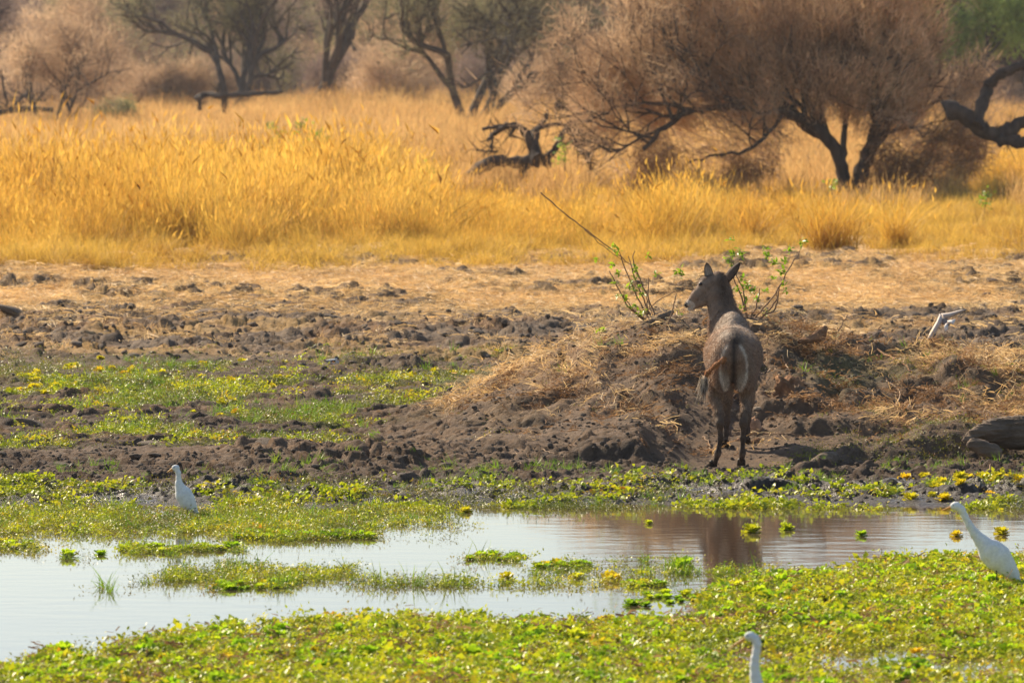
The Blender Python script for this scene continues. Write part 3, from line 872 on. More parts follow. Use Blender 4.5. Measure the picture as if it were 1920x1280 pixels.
IS1 = [(-200, 560, 982, 23, 1.0), (540, 700, 990, 20, .9), (640, 860, 962, 8, .55), (680, 900, 980, 10, .25), (-200, 75, 1029, 9, .9), (445, 705, 1008, 7, .9)]
IS2 = [(300, 660, 1083, 12, .9), (390, 500, 1066, 6, .8), (640, 900, 1094, 8, .85), (260, 420, 1092, 7, .35), (900, 1140, 1100, 6, .28), (1000, 1110, 1072, 7, .5), (1100, 1500, 1075, 6, .28), (1330, 1420, 1085, 10, .8),
       (180, 270, 1104, 3, .15), (1140, 1320, 1058, 4, .2), (1040, 1250, 1052, 3, .15),
       (90, 165, 1048, 4, .5), (215, 345, 1037, 5, .6), (345, 455, 1033, 4, .6), (865, 995, 1049, 4, .6), (1160, 1385, 1124, 8, .75), (1160, 1260, 1100, 4, .6), (985, 1180, 1094, 4, .5), (390, 540, 1102, 4, .7), (560, 860, 1012, 3, .12)]
x, y = spread(26000, 33.5, 40.6, lambda x, y, px, py: rows_w(IS1 + IS2, x, y, px, py, 131), 1.15, 21)
pick = rng.random(len(x))
k = pick < .55; scatter('creeping_island', 'creeper', x[k], y[k], rng.uniform(0, .012, k.sum()), rng.uniform(.5, .95, k.sum()), 'fine leaved creeping plants in narrow rafts on the open water', 'water plants', .3)
k = (pick >= .55) & (fbm(x, y, .4, 3, 132) > .42); scatter('leafy_island', 'leaf_sprig', x[k], y[k], rng.uniform(0, .012, k.sum()), rng.uniform(.5, .9, k.sum()), 'bright green leafy rafts floating across the open water', 'water plants', .3)
k = pick > .93; scatter('island_grass', 'green_tuft', x[k], y[k], np.zeros(k.sum()) , rng.uniform(.5, 1.2, k.sum()), 'thin green grass blades standing in the shallow water', 'grass', .3)
x, y = spread(5000, 38.9, 41.2, lambda x, y, px, py: (.5 + .5 * sst(.45, .55, fbm(x, y * .4, .5, 3, 133))) * (px < 1250) * .35 * np.exp(-((y - shore(x)) / .45) ** 2), 1.12, 22)
scatter('waterline_debris', 'creeper', x, y, np.zeros(len(x)), rng.uniform(.4, .7, len(x)), 'thin line of floating plant debris along the shore', 'plant debris', .3)

# ------------------------------------------------------------------ far woodland, trees, shrubs
def wood_mat(name, c1, c2): return solid_mat(name, c1, c2, 3, 0.95, 0.4)


M['tree_bark'] = wood_mat('tree_bark', (0.045, 0.035, 0.03), (0.11, 0.085, 0.07))


def twig_mat(name, stops, tr=0.25): return leaf_mat(name, stops, tr, 0.8, 0.1, 2.5, 0.85, vcol=True)


M['grey_twigs'] = twig_mat('grey_twigs', [(0, (0.2, 0.14, 0.12)), (.5, (0.33, 0.24, 0.2)), (1, (0.52, 0.41, 0.32))])
M['brown_twigs'] = twig_mat('brown_twigs', [(0, (0.30, 0.2, 0.125)), (.5, (0.56, 0.39, 0.24)), (1, (0.78, 0.58, 0.37))], .45)
M['green_twigs'] = twig_mat('green_twigs', [(0, (0.14, 0.14, 0.07)), (.5, (0.22, 0.22, 0.10)), (1, (0.32, 0.31, 0.13))], .4)
M['olive_twigs'] = twig_mat('olive_twigs', [(0, (0.17, 0.14, 0.09)), (.5, (0.27, 0.24, 0.14)), (1, (0.36, 0.35, 0.17))], .35)
M['fresh_leaves'] = twig_mat('fresh_leaves', [(0, (0.26, 0.38, 0.07)), (1, (0.52, 0.6, 0.15))], .5)


def grow(r, p, d, L, rad, lev, mx, segs, tips, spr=0.7, upb=0.12, wob=0.16, nchild=(3, 4)):
    n = 5
    pts = [np.array(p, float)]; d = np.array(d, float); d /= np.linalg.norm(d)
    for i in range(n):
        d = d + r.normal(0, wob, 3) + np.array([0, 0, upb * .35]); d /= np.linalg.norm(d)
        pts.append(pts[-1] + d * L / n)
    rr = np.linspace(rad, rad * .55, n + 1)
    segs.append((np.array(pts), rr, lev))
    if lev >= mx:
        tips.append(np.array(pts)); return
    for c in range(r.integers(nchild[0], nchild[1] + 1)):
        t = r.uniform(.45, 1.0) if c else 1.0
        q = pts[int(round(t * n))]
        pr = r.normal(0, 1, 3); pr -= pr @ d * d; pr /= np.linalg.norm(pr)
        dd = d + pr * spr * r.uniform(.6, 1.3) + np.array([0, 0, upb])
        grow(r, q, dd, L * r.uniform(.55, .8), rad * (.62 if c else .7), lev + 1, mx, segs, tips, spr, upb, wob, nchild)


def twigs(r, base, dr, L, w):
    """bent two-triangle twigs"""
    n = len(base)
    dr = dr / (np.linalg.norm(dr, axis=1)[:, None] + 1e-9)
    s = r.normal(0, 1, (n, 3)); s -= (s * dr).sum(1)[:, None] * dr; s /= np.linalg.norm(s, axis=1)[:, None]
    L = L * r.uniform(.5, 1.4, n)
    mid = base + dr * (L * .5)[:, None] + r.normal(0, .1, (n, 3)) * L[:, None]
    tip = base + dr * L[:, None] + r.normal(0, .2, (n, 3)) * L[:, None]
    s = s * (w * r.uniform(.6, 1.4, n) / 2)[:, None]
    V = np.stack([base - s, base + s, mid, mid + s * 1.2, tip], 1).reshape(-1, 3)
    T = np.array([[0, 1, 3], [0, 3, 2], [2, 3, 4]])
    return V, (np.arange(n)[:, None, None] * 5 + T[None]).reshape(-1, 3)


def crown_from(r, tips, per, L, w, clump=0.35, nleaf=0, leafL=.06, tone=(.7, 1.25)):
    B = np.concatenate([np.repeat(t[1:], per, axis=0) for t in tips])
    D_ = np.concatenate([np.repeat((t[1:] - t[:-1]), per, axis=0) for t in tips])
    D_ = D_ / np.linalg.norm(D_, axis=1)[:, None] + r.normal(0, .75, B.shape)
    B = B + r.normal(0, clump, B.shape)
    V, T = twigs(r, B, D_, L, w)
    C = np.repeat(r.uniform(tone[0], tone[1], len(B)), 5)[:, None] * np.ones(3)
    if nleaf:
        k = r.integers(0, len(B), nleaf)
        c = B[k] + r.normal(0, .22, (nleaf, 3))
        e = r.normal(0, leafL, (nleaf, 3, 3))
        V2 = (c[:, None] + e).reshape(-1, 3)
        V = np.concatenate([V, V2]); T = np.concatenate([T, np.arange(nleaf * 3).reshape(-1, 3) + len(T) * 0 + (len(V) - nleaf * 3)])
        C = np.concatenate([C, np.ones((nleaf * 3, 3)) * r.uniform(.8, 1.3, (nleaf, 1)).repeat(3, 0)])
    return V, T, C


def make_tree(seed, H, trunks, mx, per, tw, tmat, rad, spr=.75, upb=.1, tl=.45, nleaf=0, leafL=.05, dirs=None, clump=.35, name='thorn_tree', L0=.42):
    r = np.random.default_rng(seed)
    segs = []; tips = []
    for i in range(trunks):
        if dirs: d = dirs[i]
        else: d = (r.normal(0, .45), r.normal(0, .45), 1)
        grow(r, (r.normal(0, .08) * (trunks > 1), r.normal(0, .08) * (trunks > 1), -.1), d, H * L0 * r.uniform(.85, 1.15), rad, 0, mx, segs, tips, spr, upb)
    root = bpy.data.objects.new(name, None); COL.objects.link(root)
    b = MB()
    for pts, rr, lev in segs: b.tube(pts, rr, 7 if lev < 2 else 4, cap=False)
    b.build('trunk', M['tree_bark'], root)
    V, T, C = crown_from(r, tips, per, tl, tw, clump, nleaf, leafL)
    mesh_obj('crown', V, T, tmat, root, smooth=False, colors=C)
    return root


def copy_tree(o, loc, rz=0, sc=1.0):
    c = o.copy(); COL.objects.link(c); c.location = loc; c.rotation_euler = (0, 0, rz); c.scale = (sc,) * 3
    for k in ('label', 'category', 'group', 'kind'):
        if k in c: del c[k]
    for ch in list(o.children):
        q = ch.copy(); COL.objects.link(q); q.parent = c
    return c


def gz(x, y): return Hs(x, y)


def place(o, px, D, rz=0, sc=1.0):
    x = (px - 960) * D / F
    o.location = (x, D, gz(x, D) - .02); o.rotation_euler = (0, 0, rz); o.scale = (sc,) * 3
    return o


T_ = {}
T_['grey'] = make_tree(21, 8.0, 1, 4, 9, .028, M['grey_twigs'], .22, nleaf=3000, leafL=.05)
T_['grey2'] = make_tree(22, 7.0, 3, 3, 18, .028, M['grey_twigs'], .15, nleaf=3000, leafL=.05)
T_['olive'] = make_tree(23, 8.5, 1, 4, 8, .026, M['green_twigs'], .24, nleaf=9000, leafL=.055)
T_['round'] = make_tree(24, 6.0, 5, 3, 12, .024, M['brown_twigs'], .09, .8, .10, tl=.5, clump=.35,
                        dirs=[(-.75, .1, .9), (-.3, .4, 1), (.05, -.2, 1.1), (.4, .3, 1), (.85, 0, .8)], name='thorn_tree')
T_['shrub'] = make_tree(25, 2.6, 6, 2, 60, .018, M['brown_twigs'], .04, .8, .1, tl=.35, name='thorn_shrub')
T_['dark_shrub'] = make_tree(26, 2.8, 6, 2, 60, .02, M['grey_twigs'], .05, .8, .1, tl=.35, name='thorn_shrub')
T_['leafy_shrub'] = make_tree(27, 1.5, 7, 2, 40, .012, M['green_twigs'], .03, .7, .1, tl=.22, nleaf=9000, leafL=.035, clump=.2, name='leafy_shrub')
T_['red_shrub'] = make_tree(28, 3.2, 6, 2, 70, .02, M['brown_twigs'], .05, .9, .05, tl=.4, name='thorn_shrub')

# -- the trees one can tell apart
place(T_['round'], 100, 232, 0, .92)
tag(T_['round'], 'rounded brown multi-stemmed thorn tree at the far left of the plain', 'tree')
t2 = make_tree(31, 8.6, 3, 4, 6, .026, M['olive_twigs'], .22, .8, .1, nleaf=3500, leafL=.05, dirs=[(-.12, .1, 1), (.55, .05, .95), (.12, .25, 1.1)])
place(t2, 432, 262); tag(t2, 'dark forked tree with olive twigs and curved limbs behind the fallen trunk', 'tree')
t3 = make_tree(32, 11.0, 1, 4, 7, .026, M['grey_twigs'], .34, .55, .16, nleaf=2000, dirs=[(0.02, 0, 1)], L0=.4)
place(t3, 588, 272); tag(t3, 'tall straight grey trunk forking high up, right of the olive forked tree', 'tree')
t4 = make_tree(33, 7.6, 4, 4, 5, .024, M['olive_twigs'], .21, .75, .06, nleaf=3500, dirs=[(-.55, .1, 1), (.05, .2, 1), (.5, -.1, .9), (.9, .1, .8)])
place(t4, 882, 222); tag(t4, 'wide V shaped tree with several leaning dark stems above the middle of the plain', 'tree')
t5 = copy_tree(T_['olive'], (0, 0, 0)); place(t5, 700, 300, 1.0, .8); tag(t5, 'loose olive tree between the tall grey trunk and the V shaped tree', 'tree')
t6 = copy_tree(T_['grey'], (0, 0, 0)); place(t6, -20, 245, 2.0, .95); tag(t6, 'grey leafless tree cut by the left edge of the picture', 'tree')
t7 = make_tree(34, 8.6, 1, 3, 12, .022, M['fresh_leaves'], .2, .75, .08, nleaf=26000, leafL=.07, dirs=[(0.05, 0, 1)], L0=.5)
place(t7, 1830, 235, 0, .9); tag(t7, 'bright green leafy crown at the top right behind the thorn tree', 'tree')
t8 = copy_tree(T_['grey2'], (0, 0, 0)); place(t8, 1945, 240, 1.0, 1.05); tag(t8, 'grey twiggy tree at the right edge above the dead trunk', 'tree')
t9 = copy_tree(T_['olive'], (0, 0, 0)); place(t9, 1075, 290, 3.0, .9); tag(t9, 'green tinged tree just left of the big thorn tree', 'tree')
# -- the wood behind them
kinds = ['grey', 'grey2', 'olive', 'grey', 'round']
rr_ = random.Random(5)
used = {'grey': 0, 'grey2': 0, 'olive': 0}
first = {'grey': True, 'grey2': True, 'olive': True}
n_bg = 11
BG = ['hazy grey leafless tree beyond the left edge of the wood', 'hazy grey many stemmed tree behind the brown rounded thorn tree', 'hazy olive tree rising between the brown rounded and the olive forked tree',
      'hazy grey leafless tree just left of the olive forked tree', 'hazy brown rounded thorn tree behind the tall straight grey trunk', 'hazy grey leafless tree behind the loose olive tree',
      'hazy grey many stemmed tree behind the V shaped tree', 'hazy olive tree behind the left flank of the big thorn tree', 'hazy grey leafless tree hidden behind the crown of the big thorn tree',
      'hazy brown rounded thorn tree behind the bright green crown', 'hazy grey leafless tree beyond the right edge of the wood']
for i in range(n_bg):
    k = kinds[i % 5]
    D = 285 + 60 * ((i * 7) % n_bg) / n_bg
    px = -260 + 2440 * (i + rr_.random() * .8) / n_bg
    if first.get(k):
        o = T_[k]; first[k] = False
    else:
        o = copy_tree(T_[k], (0, 0, 0))
    place(o, px, D, rr_.uniform(0, 6.28), rr_.uniform(.85, 1.25))
    tag(o, BG[i], 'tree', 'trees in the wood beyond the plain')
# -- tall trees on the right, their tops above the picture: the brown water mirrors them
for i, (px, D, sc_, k, lab) in enumerate(((1130, 262, 2.0, 'grey2', 'tall grey many stemmed tree behind the left flank of the big thorn tree'), (1290, 240, 2.2, 'grey', 'very tall grey tree behind the left half of the thorn tree crown'),
                                    (1450, 255, 2.4, 'grey', 'very tall grey tree straight behind the middle of the thorn tree'), (1600, 242, 2.3, 'grey', 'very tall grey tree behind the double trunk of the thorn tree'),
                                    (1755, 315, 2.7, 'grey2', 'tall grey many stemmed tree between thorn tree and green crown'), (1900, 325, 2.8, 'grey', 'very tall grey tree behind the bright green crown'), (2060, 320, 2.8, 'grey', 'very tall grey tree past the right edge'))):
    o = copy_tree(T_[k], (0, 0, 0)); place(o, px, D, i * 1.3, sc_); tag(o, lab, 'tree', 'tall trees behind the thorn tree')
# -- shrubs along its foot
lf = T_['leafy_shrub']; place(lf, 212, 236, 0, 1.0); tag(lf, 'pale green rounded shrub right of the brown thorn tree', 'shrub')
place(T_['red_shrub'], 300, 262, 0, 1.1); tag(T_['red_shrub'], 'reddish brown leafless shrub behind the pale green shrub', 'shrub')
spots = [(20, 300, 'dark_shrub', 'dark grey shrub behind the stems of the brown rounded thorn tree'), (360, 290, 'shrub', 'brown leafless shrub left of the olive forked tree'),
         (500, 300, 'dark_shrub', 'dark grey shrub between the forked tree and the tall straight trunk'), (640, 280, 'dark_shrub', 'dark grey shrub right at the foot of the tall straight trunk'),
         (735, 275, 'shrub', 'brown leafless shrub left of the V shaped tree'), (930, 285, 'dark_shrub', 'dark grey shrub right behind the V shaped tree'), (1010, 270, 'shrub', 'brown leafless shrub between V shaped tree and big thorn tree'),
         (1780, 290, 'shrub', 'brown leafless shrub right of the big thorn tree below the green crown'), (1900, 310, 'dark_shrub', 'dark grey shrub seen through the crook of the dead trunk')]
fs = {'shrub': True, 'dark_shrub': True}
for i, (px, D, k, lab) in enumerate(spots):
    if fs.get(k): o = T_[k]; fs[k] = False
    else: o = copy_tree(T_[k], (0, 0, 0))
    place(o, px, D, i * 1.7, 1.0 + .5 * ((i * 5) % 7) / 7)
    tag(o, lab, 'shrub', 'shrubs at the foot of the far wood')
# -- the wood far behind: one mass
cw = bpy.data.collections.new('src_wood')
for i, k in enumerate(('grey', 'grey2', 'olive', 'round', 'shrub', 'dark_shrub')):
    ms = []
    src = bpy.data.objects.new('wood_source_%d' % i, None)
    me = [c for c in T_[k].children if c.name.startswith('crown')][0].data
    q = bpy.data.objects.new('wood_source_%d' % i, me); cw.objects.link(q)
    me2 = [c for c in T_[k].children if c.name.startswith('trunk')][0].data
    q2 = bpy.data.objects.new('wood_source_t%d' % i, me2); q2.parent = q; cw.objects.link(q2)
# crowns with trunks: joined source meshes
for q in list(cw.objects):
    if q.name.startswith('wood_source_t'): cw.objects.unlink(q)
PROTO['wood'] = (cw, 6)
x, y = spread(1300, 290, 800, lambda x, y, px, py: 0.35 + .65 * sst(330, 500, y), 1.35, 50)
scatter('far_wood', 'wood', x, y, height(x, y) - 1.0, rng.uniform(1.1, 1.7, len(x)), 'far off hazy wood closing the view behind the trees', 'wood', .05)


# ---- the big leaning thorn tree on the right
def px_poly(pts, D, dd=None):
    out = []
    for i, (a, b) in enumerate(pts):
        d = D + (dd[i] if dd else 0)
        out.append(np.array(P(a, b, D=d)))
    return np.array(out)


def smooth_poly(p, n=4, r=None, jit=0):
    t = np.linspace(0, len(p) - 1, (len(p) - 1) * n + 1)
    q = np.stack([np.interp(t, range(len(p)), p[:, k]) for k in range(3)], 1)
    for _ in range(2):
        q[1:-1] = (q[:-2] + 2 * q[1:-1] + q[2:]) / 4
    if r is not None: q[1:-1] += r.normal(0, jit, q[1:-1].shape)
    return q


def thorn_tree():
    r = np.random.default_rng(77); D = 131.0
    root = bpy.data.objects.new('thorn_tree', None); COL.objects.link(root)
    base = P(1592, 385, D=D); root.location = base; B0 = np.array(base)
    limbs = [([(1580, 395), (1582, 340), (1578, 300), (1556, 268), (1530, 236), (1490, 215), (1430, 203), (1360, 200), (1300, 205), (1250, 235), (1205, 280)], [0, 0, 0, 0, -.2, -.5, -.8, -1.0, -1.2, -1.4, -1.5], .17, .05),
             ([(1606, 395), (1612, 340), (1622, 300), (1636, 262), (1652, 215), (1656, 150), (1640, 80), (1600, 0), (1560, -60)], [0, 0, 0, .1, .3, .5, .6, .7, .8], .21, .06),
             ([(1628, 285), (1655, 258), (1690, 200), (1730, 130), (1750, 60)], [0, .2, .6, 1.0, 1.3], .12, .04),
             ([(1578, 300), (1586, 240), (1592, 170), (1560, 90), (1500, 10)], [0, .4, .8, 1.2, 1.5], .09, .04),
             ([(1556, 268), (1500, 232), (1440, 170), (1380, 100), (1330, 20)], [0, .5, 1.0, 1.4, 1.8], .10, .03),
             ([(1470, 212), (1440, 250), (1400, 285), (1340, 290), (1290, 305)], [-.6, -.8, -1.0, -1.2, -1.3], .055, .02),
             ([(1430, 203), (1380, 150), (1290, 110), (1180, 90)], [-.8, -.6, -.2, .2], .07, .025),
             ([(1300, 205), (1230, 190), (1150, 200), (1100, 230)], [-1.2, -1.3, -1.5, -1.6], .05, .02),
             ([(1260, 225), (1240, 170), (1215, 110)], [-1.3, -1.2, -1.0], .045, .02),
             ([(1660, 250), (1700, 235), (1735, 250)], [.2, 0, -.4], .04, .02)]
    b = MB(); segs = []; tips = []
    for pts, dd, r0, r1 in limbs:
        p = smooth_poly(px_poly(pts, D, dd), 4, r, .02) - B0
        b.tube(p, np.linspace(r0, r1, len(p)), 8, bump=.15, rs=r)
        for k in range(4, len(p)):
            if r.random() < .8 and p[k][2] > 1.3:
                tg = p[k] - p[k - 1]; tg /= np.linalg.norm(tg)
                d = tg * .6 + r.normal(0, .55, 3) + np.array([-.1, 0, .75])
                grow(r, p[k], d, r.uniform(.9, 1.6), np.interp(k, [0, len(p)], [r0, r1]) * .6, 1, 3, segs, tips, .7, .12)
    for pts, rr, lev in segs: b.tube(pts, rr, 4, cap=False)
    b.build('trunk', M['bark'], root)
    # crown volume: twigs through soft clumps
    blobs = [(1480, 130, 260, 110, .30), (1660, 110, 125, 165, .18), (1300, 130, 200, 105, .19), (1180, 160, 120, 105, .13), (1420, 20, 300, 90, .22), (1470, -130, 320, 130, .16), (1680, -90, 170, 110, .10), (1250, -60, 170, 90, .07), (1700, 225, 70, 70, .04), (1320, 262, 150, 50, .035), (1230, 300, 80, 60, .015), (1450, 290, 90, 60, .012), (1725, 300, 110, 85, .045), (1790, 250, 60, 90, .02), (1230, 235, 90, 40, .05), (1380, 215, 160, 40, .05)]
    tot = 78000; Bs = []    # the crown goes on above the picture
    for cx, cy, rx, ry, sh in blobs:
        n = int(tot * sh)
        u = r.normal(0, 1, (n, 3)); u /= np.linalg.norm(u, axis=1)[:, None]; u *= r.random((n, 1)) ** .42
        c = np.array(P(cx, cy, D=D)) - B0; s = D / F
        Bs.append(c + u * np.array([rx * s, min(rx * s, 2.3) * .9, ry * s]))
    B = np.concatenate(Bs)
    cl = fbm(B[:, 0] * 1.0 + B[:, 2] * .3, B[:, 2] * 1.2 + B[:, 1] * .7, .5, 3, 9)
    keep = r.random(len(B)) < sst(.46, .60, cl) + .02
    B = B[keep]
    ctr = np.array([-.6, 0, .6])
    d = B - ctr; d /= np.linalg.norm(d, axis=1)[:, None]; d = d + r.normal(0, .45, d.shape) + np.array([0, 0, .25])
    tips2 = [t for t in tips]
    V1, T1 = twigs(r, B, d, .38, .017)
    C1 = np.repeat(r.uniform(.6, 1.5, len(B)) * (.75 + .6 * cl[keep]), 5)[:, None] * np.array([1, 1, 1])
    V2, T2, C2 = crown_from(r, tips2, 7, .35, .014, .16, 0, .03)
    # tiny leaflets catching light
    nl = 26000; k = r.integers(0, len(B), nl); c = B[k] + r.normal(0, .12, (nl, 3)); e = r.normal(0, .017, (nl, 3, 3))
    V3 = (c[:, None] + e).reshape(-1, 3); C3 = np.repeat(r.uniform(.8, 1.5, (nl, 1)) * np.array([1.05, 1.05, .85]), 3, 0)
    V = np.concatenate([V1, V2, V3]); T = np.concatenate([T1, T2 + len(V1), np.arange(nl * 3).reshape(-1, 3) + len(V1) + len(V2)])
    mesh_obj('crown', V, T, M['brown_twigs'], root, smooth=False, colors=np.concatenate([C1, C2, C3]))
    # rusty dead skirt hanging to the ground
    Bs = []
    for cx, cy, rx, ry, n in ((1735, 310, 110, 105, 5000), (1700, 240, 110, 80, 2500), (1670, 330, 60, 60, 1600), (1800, 300, 70, 90, 1600), (1330, 330, 100, 55, 3600), (1230, 320, 60, 60, 2500), (1420, 330, 60, 50, 1800), (1790, 360, 50, 35, 1800)):
        u = r.normal(0, 1, (n, 3)); u /= np.linalg.norm(u, axis=1)[:, None]; u *= r.random((n, 1)) ** .5
        c = np.array(P(cx, cy, D=D - .6)) - B0; s = D / F
        Bs.append(c + u * np.array([rx * s, .9, ry * s]))
    B = np.concatenate(Bs); cl = fbm(B[:, 0] * 1.2 + B[:, 1] * .4, B[:, 2] * 1.2, .5, 3, 19); B = B[r.random(len(B)) < sst(.38, .62, cl)]; d = r.normal(0, .6, B.shape) + np.array([0, 0, -.3])
    V, T = twigs(r, B, d, .4, .013)
    mesh_obj('dead_skirt', V, T, M['rusty_litter'], root, smooth=False)
    return root


tt = thorn_tree()
tag(tt, 'big spreading brown thorn tree with a leaning double trunk on the right', 'tree')


# ---- dead wood on the plain
def dead_wood(name, limbs, D, mat, label, cat, seed=1, base=None):
    r = np.random.default_rng(seed)
    root = bpy.data.objects.new(name, None); COL.objects.link(root)
    b0 = P(*(base or limbs[0][0][0]), D=D); root.location = b0; B0 = np.array(b0)
    for i, (pts, r0, r1) in enumerate(limbs):
        b = MB()
        p = smooth_poly(px_poly(pts, D, list(r.normal(0, .15, len(pts)))), 4, r, r0 * .12) - B0
        rad = np.linspace(r0, r1, len(p)) * (1 + .12 * r.normal(0, 1, len(p)))
        b.tube(p, rad, 9, bump=.16, rs=r)
        b.build('trunk' if i == 0 else 'limb', mat, root)
    m_ = 90 if name == 'dead_branch_pile' else 22; B = []; Dv = []
    for pts, r0, r1 in limbs:
        p = px_poly(pts, D) - B0; t = r.uniform(0, len(p) - 1, m_)
        B.append(np.stack([np.interp(t, range(len(p)), p[:, k]) for k in range(3)], 1)); Dv.append(r.normal(0, 1, (m_, 3)))
    V, T = twigs(r, np.concatenate(B), np.concatenate(Dv), .55, .03)
    mesh_obj('twigs', V, T, mat, root, smooth=False)
    tag(root, label, cat)
    return root


dead_wood('dead_tree', [
    ([(880, 330), (925, 300), (960, 305), (1000, 300), (1035, 310)], .16, .13),
    ([(1000, 300), (995, 262), (980, 240), (950, 234), (925, 252), (915, 262)], .12, .05),
    ([(945, 236), (930, 238), (905, 242)], .05, .04),
    ([(923, 256), (922, 285)], .03, .025),
    ([(965, 240), (955, 256)], .04, .03),
    ([(1010, 300), (1000, 262), (1008, 240), (1022, 226), (1026, 206)], .16, .03),
    ([(1000, 300), (980, 318), (975, 335)], .1, .07),
    ([(1010, 240), (1040, 232), (1075, 236)], .05, .04),
    ([(1020, 300), (1045, 275), (1060, 240), (1085, 235)], .09, .04),
    ([(895, 281), (915, 284), (935, 283)], .025, .02)], 140, M['bark'],
    'dark fallen dead tree with hooked bare limbs in the tall grass', 'dead tree', 3)
dead_wood('dead_branch_pile', [
    ([(1070, 235), (1100, 215), (1150, 190), (1200, 175)], .12, .06),
    ([(1042, 198), (1070, 205), (1110, 198), (1150, 190)], .09, .06),
    ([(1050, 182), (1080, 178), (1120, 185)], .07, .04),
    ([(1060, 240), (1110, 250), (1160, 230)], .12, .07),
    ([(1065, 130), (1090, 100), (1120, 95), (1150, 60)], .05, .03),
    ([(1075, 262), (1100, 290), (1110, 318)], .08, .05),
    ([(1085, 270), (1120, 262), (1150, 275)], .07, .05)], 139, M['bark'],
    'tangled dark dead branches under the left side of the thorn tree', 'dead branches', 4)
dead_wood('dead_tree', [
    ([(1770, 205), (1800, 208), (1835, 240), (1870, 252), (1900, 240), (1940, 215), (1990, 200)], .22, .15),
    ([(1832, 236), (1838, 205), (1850, 165), (1870, 140), (1900, 128), (1925, 120)], .14, .10),
    ([(1870, 252), (1875, 262), (1905, 268), (1960, 262)], .16, .12)], 127, M['bark'],
    'weathered dead trunk with a raised crooked limb at the right edge', 'dead tree', 5)
dead_wood('fallen_tree', [
    ([(368, 188), (385, 176), (420, 180), (470, 176), (530, 172)], .14, .07),
    ([(372, 180), (374, 205)], .12, .10), ([(420, 182), (421, 212)], .10, .08), ([(408, 178), (410, 155)], .05, .03)], 215, M['bark'],
    'dark fallen trunk resting on its limbs below the olive forked tree', 'dead tree', 6)
dead_wood('fallen_tree', [([(-40, 216), (10, 210), (60, 202), (100, 206)], .13, .08), ([(20, 208), (40, 185), (60, 170)], .05, .03), ([(18, 208), (8, 170), (2, 130)], .06, .03)], 215, M['bark'],
    'dark fallen trunk lying at the left edge under the brown thorn tree', 'dead tree', 7)


# ---- leafy sapling in the grass and small green sprays
def sapling(name, stems, clusters, D, label, cat, leafL, rad, seed, twigm, npl=14, spreadc=None, base=None):
    r = np.random.default_rng(seed)
    root = bpy.data.objects.new(name, None); COL.objects.link(root)
    b0 = P(*base, D=D); root.location = b0; B0 = np.array(b0)
    b = MB()
    for pts in stems:
        dd = list(np.cumsum(r.normal(0, .012 * D / 48, len(pts))))
        p = smooth_poly(px_poly(pts, D, dd), 4, r, rad * .5) - B0
        b.tube(p, np.linspace(rad, rad * .45, len(p)), 5)
    b.build('stem', twigm, root)
    V = []; T = []; k = 0
    for (cx, cy, cr, n) in clusters:
        c = np.array(P(cx, cy, D=D)) - B0; s = D / F
        v, t = leafcluster(r, n, 1.0, 0, leafL, .5, .6, .15)
        v = v.reshape(-1, 5, 3); ctr = v[:, 0:1]
        off = r.normal(0, .5, (n, 1, 3)) * np.array([cr * s, cr * s, cr * s])
        v = v - ctr + off + c
        V.append(v.reshape(-1, 3)); T.append(t + k); k += n * 5
    mesh_obj('foliage', np.concatenate(V), np.concatenate(T), M['sapling_leaf'], root)
    tag(root, label, cat)
    return root


sapling('sapling', [[(545, 320), (540, 290), (520, 262), (512, 245)], [(545, 318), (555, 280), (565, 240), (568, 226)], [(545, 315), (580, 285), (605, 255), (612, 240)], [(548, 300), (520, 285), (480, 268)], [(548, 310), (590, 295), (620, 300)]],
        [(510, 240, 10, 30), (566, 235, 12, 40), (590, 250, 14, 40), (608, 262, 12, 35), (520, 265, 14, 30), (545, 260, 18, 40), (575, 270, 18, 40), (600, 290, 18, 30), (475, 268, 10, 16), (560, 300, 20, 30)], 150,
        'thin bright green sapling rising out of the golden grass', 'sapling', .12, .022, 1, M['bark'], base=(545, 330))
sapling('shrub', [[(800, 345), (795, 320)], [(805, 345), (812, 318)]], [(795, 322, 22, 70), (810, 328, 18, 50), (770, 330, 10, 20)], 136, 'low green bush left of the fallen dead tree', 'bush', .12, .015, 2, M['bark'], base=(802, 350))
sapling('shrub', [[(1060, 320), (1058, 280), (1050, 250)]], [(1058, 280, 14, 40), (1050, 300, 16, 40), (1045, 262, 8, 14)], 135, 'green sprig growing against the dead tree stump', 'bush', .1, .015, 3, M['bark'], base=(1060, 335))
sapling('shrub', [[(1845, 400), (1850, 370), (1856, 350)]], [(1848, 365, 10, 30), (1840, 380, 12, 26), (1852, 385, 8, 20)], 112, 'small dark green weed at the right in front of the grass', 'weed', .08, .01, 4, M['bark'], base=(1845, 405))
sapling('shrub', [[(1560, 365), (1558, 345)]], [(1560, 345, 12, 50)], 112, 'tiny bright green sprig in front of the thorn tree trunk', 'weed', .08, .01, 5, M['bark'], base=(1560, 370))

# ---- golden tussocks standing clear of the field
for px, py, w, h, n, lab in ((1556, 500, .40, 1.15, 900, 'broad round golden grass tussock below the thorn tree trunk'), (1680, 482, .17, 1.2, 420, 'narrow upright golden tussock right of the broad round one'),
                             (1408, 486, .26, .95, 520, 'golden grass tussock between the saplings and the broad tussock'), (1480, 440, .22, 1.0, 420, 'slim golden tussock just behind and left of the broad round tussock'),
                             (1245, 470, .4, 1.25, 700, 'leaning golden tussock in front of the tangled dead branches')):
    D = CH * F / (py - HY); x_ = (px - 960) * D / F
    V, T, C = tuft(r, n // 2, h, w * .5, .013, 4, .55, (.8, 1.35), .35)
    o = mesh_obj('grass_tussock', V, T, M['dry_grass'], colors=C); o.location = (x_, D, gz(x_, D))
    tag(o, lab, 'grass tussock')

